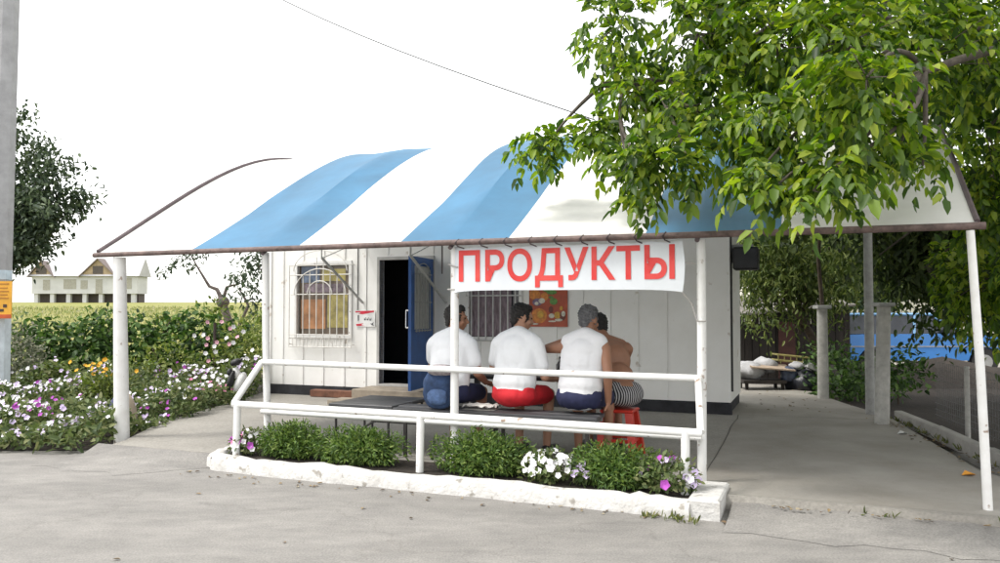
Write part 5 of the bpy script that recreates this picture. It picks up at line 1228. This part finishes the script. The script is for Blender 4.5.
    def child(name, mb, m, vox, it=5, wr=0.0):
        me = fin(mb, vox, it); me.materials.append(m)
        if wr:      # cloth folds: long soft creases
            n_ = len(me.vertices); co = np.empty(n_*3); me.vertices.foreach_get('co', co); co = co.reshape(-1, 3); no = np.empty(n_*3); me.vertices.foreach_get('normal', no); no = no.reshape(-1, 3); ph_ = rng.uniform(0, 6, 4)
            d = -1.0*np.abs(np.sin(co[:, 2]*19+co[:, 0]*26+1.2*np.sin(co[:, 0]*11+ph_[0])+ph_[1]))*(co[:, 2] < .86) - .9*np.abs(np.sin(co[:, 0]*31-co[:, 2]*17+ph_[2]))*(np.abs(co[:, 0]) > .1) + np.sin(co[:, 2]*38+co[:, 0]*20*np.sin(ph_[0])+ph_[1])*.4 + np.sin(co[:, 0]*30-co[:, 2]*26+ph_[2])*.5*(co[:, 2] < .95) + np.sin(co[:, 2]*60+co[:, 0]*8*np.sign(co[:, 0])+ph_[3])*.5*(co[:, 2] < .78)
            co += no*(d*wr)[:, None]; me.vertices.foreach_set('co', co.ravel()); me.update()
        o = bpy.data.objects.new(name, me); C.objects.link(o); o.parent = root; return o
    hr = MB(); he(hr, (0, -.024, .038), (.084, .098, .100)); he(hr, (0, -.07, -.035), (.058, .034, .05)); he(hr, (0, .03, .09), (.06, .05, .045))
    for sg in (-1, 1): he(hr, (sg*.068, .012, .005), (.016, .03, .045))
    ho = child('hair', hr, hair_m, .007, 3); hv = ho.data.vertices
    for v in hv:
        q = v.co - hc; v.co += v.normal*(.0045*math.sin(q.x*150+q.z*60)*math.sin(q.y*130-q.z*90) + .003*math.sin(q.z*260+q.x*90))
    if shirt_m is not None: child('shirt', shirt, shirt_m, .009, 16, .0014)
    child('shorts', shorts, shorts_m, .011, 5, .003); child('shoes', shoe, SHOE, .011, 4)
    for sg in (-1, 1):
        e = MB(); he(e, (sg*.030, .083, .008), (.012, .008, .007)); eo = bpy.data.meshes.new('eye'); eo.from_pydata(e.v, [], e.f); eo.materials.append(EYE); o = bpy.data.objects.new('eye', eo); C.objects.link(o); o.parent = root
    return root
SZ = .475
fwdL = ((-.25, .16, .78), (-.10, .42, .78), (.25, 1, .1), (0, 0, -1))
fwdR = ((.27, .16, .78), (.14, .42, .78), (-.2, 1, .1), (0, 0, -1))
person('dark haired man in white T-shirt with denim bag, face turned right', (-4.45, .50, .1), .0, SZ, SKIND, HAIRD, SHIRT, NAVY,
       [((-.26, .20, .80), (-.12, .44, .80), (.3, 1, 0), (0, 0, -1)), ((.27, .06, .76), (.26, .28, .66), (0, 1, -.1), (0, 0, -1))], -1.15, -.08, .17, 0, 1.05)
person('dark haired man in white T-shirt and red shorts', (-3.77, .50, .1), -.08, SZ, SKIN, HAIRD, SHIRT, REDSH,
       [((-.27, .14, .78), (-.20, .38, .76), (.2, 1, 0), (0, 0, -1)), ((.26, .10, .74), (.25, .33, .70), (-.1, 1, 0), (0, 0, -1))], -.75, -.22, .17, .0, 1.06)
person('grey haired man in white sleeveless vest with raised left elbow', (-3.14, .52, .1), -.02, SZ, SKIND, HAIRG, SHIRT2, NAVY,
       [((-.36, .20, .99), (-.12, .34, 1.10), (.6, .1, .4), (.4, -.6, .2)), ((.265, -.02, .80), (.245, .06, .55), (0, .15, -1), (-1, 0, 0))], -.30, -.25, .18, .05, 1.05, sleeve=False)
STR = bpy.data.materials.new('striped_shorts'); STR.use_nodes = True
_n = STR.node_tree.nodes; _l = STR.node_tree.links; _tc = _n.new('ShaderNodeTexCoord'); _wv = _n.new('ShaderNodeTexWave'); _wv.inputs['Scale'].default_value = 14; _wv.bands_direction = 'X'; _wv.inputs['Distortion'].default_value = .6
_r = _n.new('ShaderNodeValToRGB'); _r.color_ramp.interpolation = 'CONSTANT'; _r.color_ramp.elements[0].color = (.02, .02, .024, 1); _r.color_ramp.elements[1].position = .62; _r.color_ramp.elements[1].color = (.42, .41, .42, 1)
_l.new(_tc.outputs['Object'], _wv.inputs['Vector']); _l.new(_wv.outputs['Fac'], _r.inputs[0]); _l.new(_r.outputs[0], _n['Principled BSDF'].inputs['Base Color']); _n['Principled BSDF'].inputs['Roughness'].default_value = .85
person('shirtless tanned man in striped shorts hunched over on the red stool', (-2.87, 1.12, .1), .66, .46, SKIND, HAIRD, None, STR,
       [((-.20, .56, .74), (-.06, .76, .76), (.4, 1, 0), (0, 0, -1)), ((.22, .56, .72), (.12, .78, .74), (-.3, 1, 0), (0, 0, -1))], .15, -.35, .46, .0, 1.03, hunch=.36)
# denim rucksack hanging behind the first man
bp2 = thing('denim_rucksack', 'blue denim rucksack with grey flap hanging behind the first man', 'bag', (-4.42, .27, .57), 'B')
def soft(c, r, rx=0, p=3.0, n=20, k=14, fn=None):
    m_ = MB(); m_.ell((0, 0, 0), (1, 1, 1), None, n, k)
    def f(x, y, z):
        e = 2/p; q = lambda v: math.copysign(abs(v)**e, v); h = (abs(x)**p+abs(y)**p+abs(z)**p)**(1/p); x, y, z = x/h, y/h, z/h
        w_ = 1+.04*math.sin(5*x+3*z)+.03*math.sin(9*z+2*x); return (c[0]+r[0]*x*w_, c[1]+r[1]*y*w_, c[2]+r[2]*z)
    return m_.xf(f)
soft((-4.43, .25, .765), (.15, .075, .185)).build('body', DENIM, bp2, smooth=True)
soft((-4.41, .175, .70), (.10, .035, .075), p=2.6).build('pocket', mat('denim_pale', (.055, .10, .21), .85, .25, 12, .4, 40), bp2, smooth=True)
soft((-4.40, .235, .945), (.125, .085, .055), p=2.6).build('flap', ROUGHGREY, bp2, smooth=True)
m_ = MB(); m_.tube([(-4.54, .25, .68), (-4.60, .29, .66), (-4.59, .33, .8), (-4.53, .31, .95)], .014, 6); m_.build('strap', NAVY, bp2, smooth=True)


for o in bpy.data.objects:
    if '_base' in o: del o['_base']
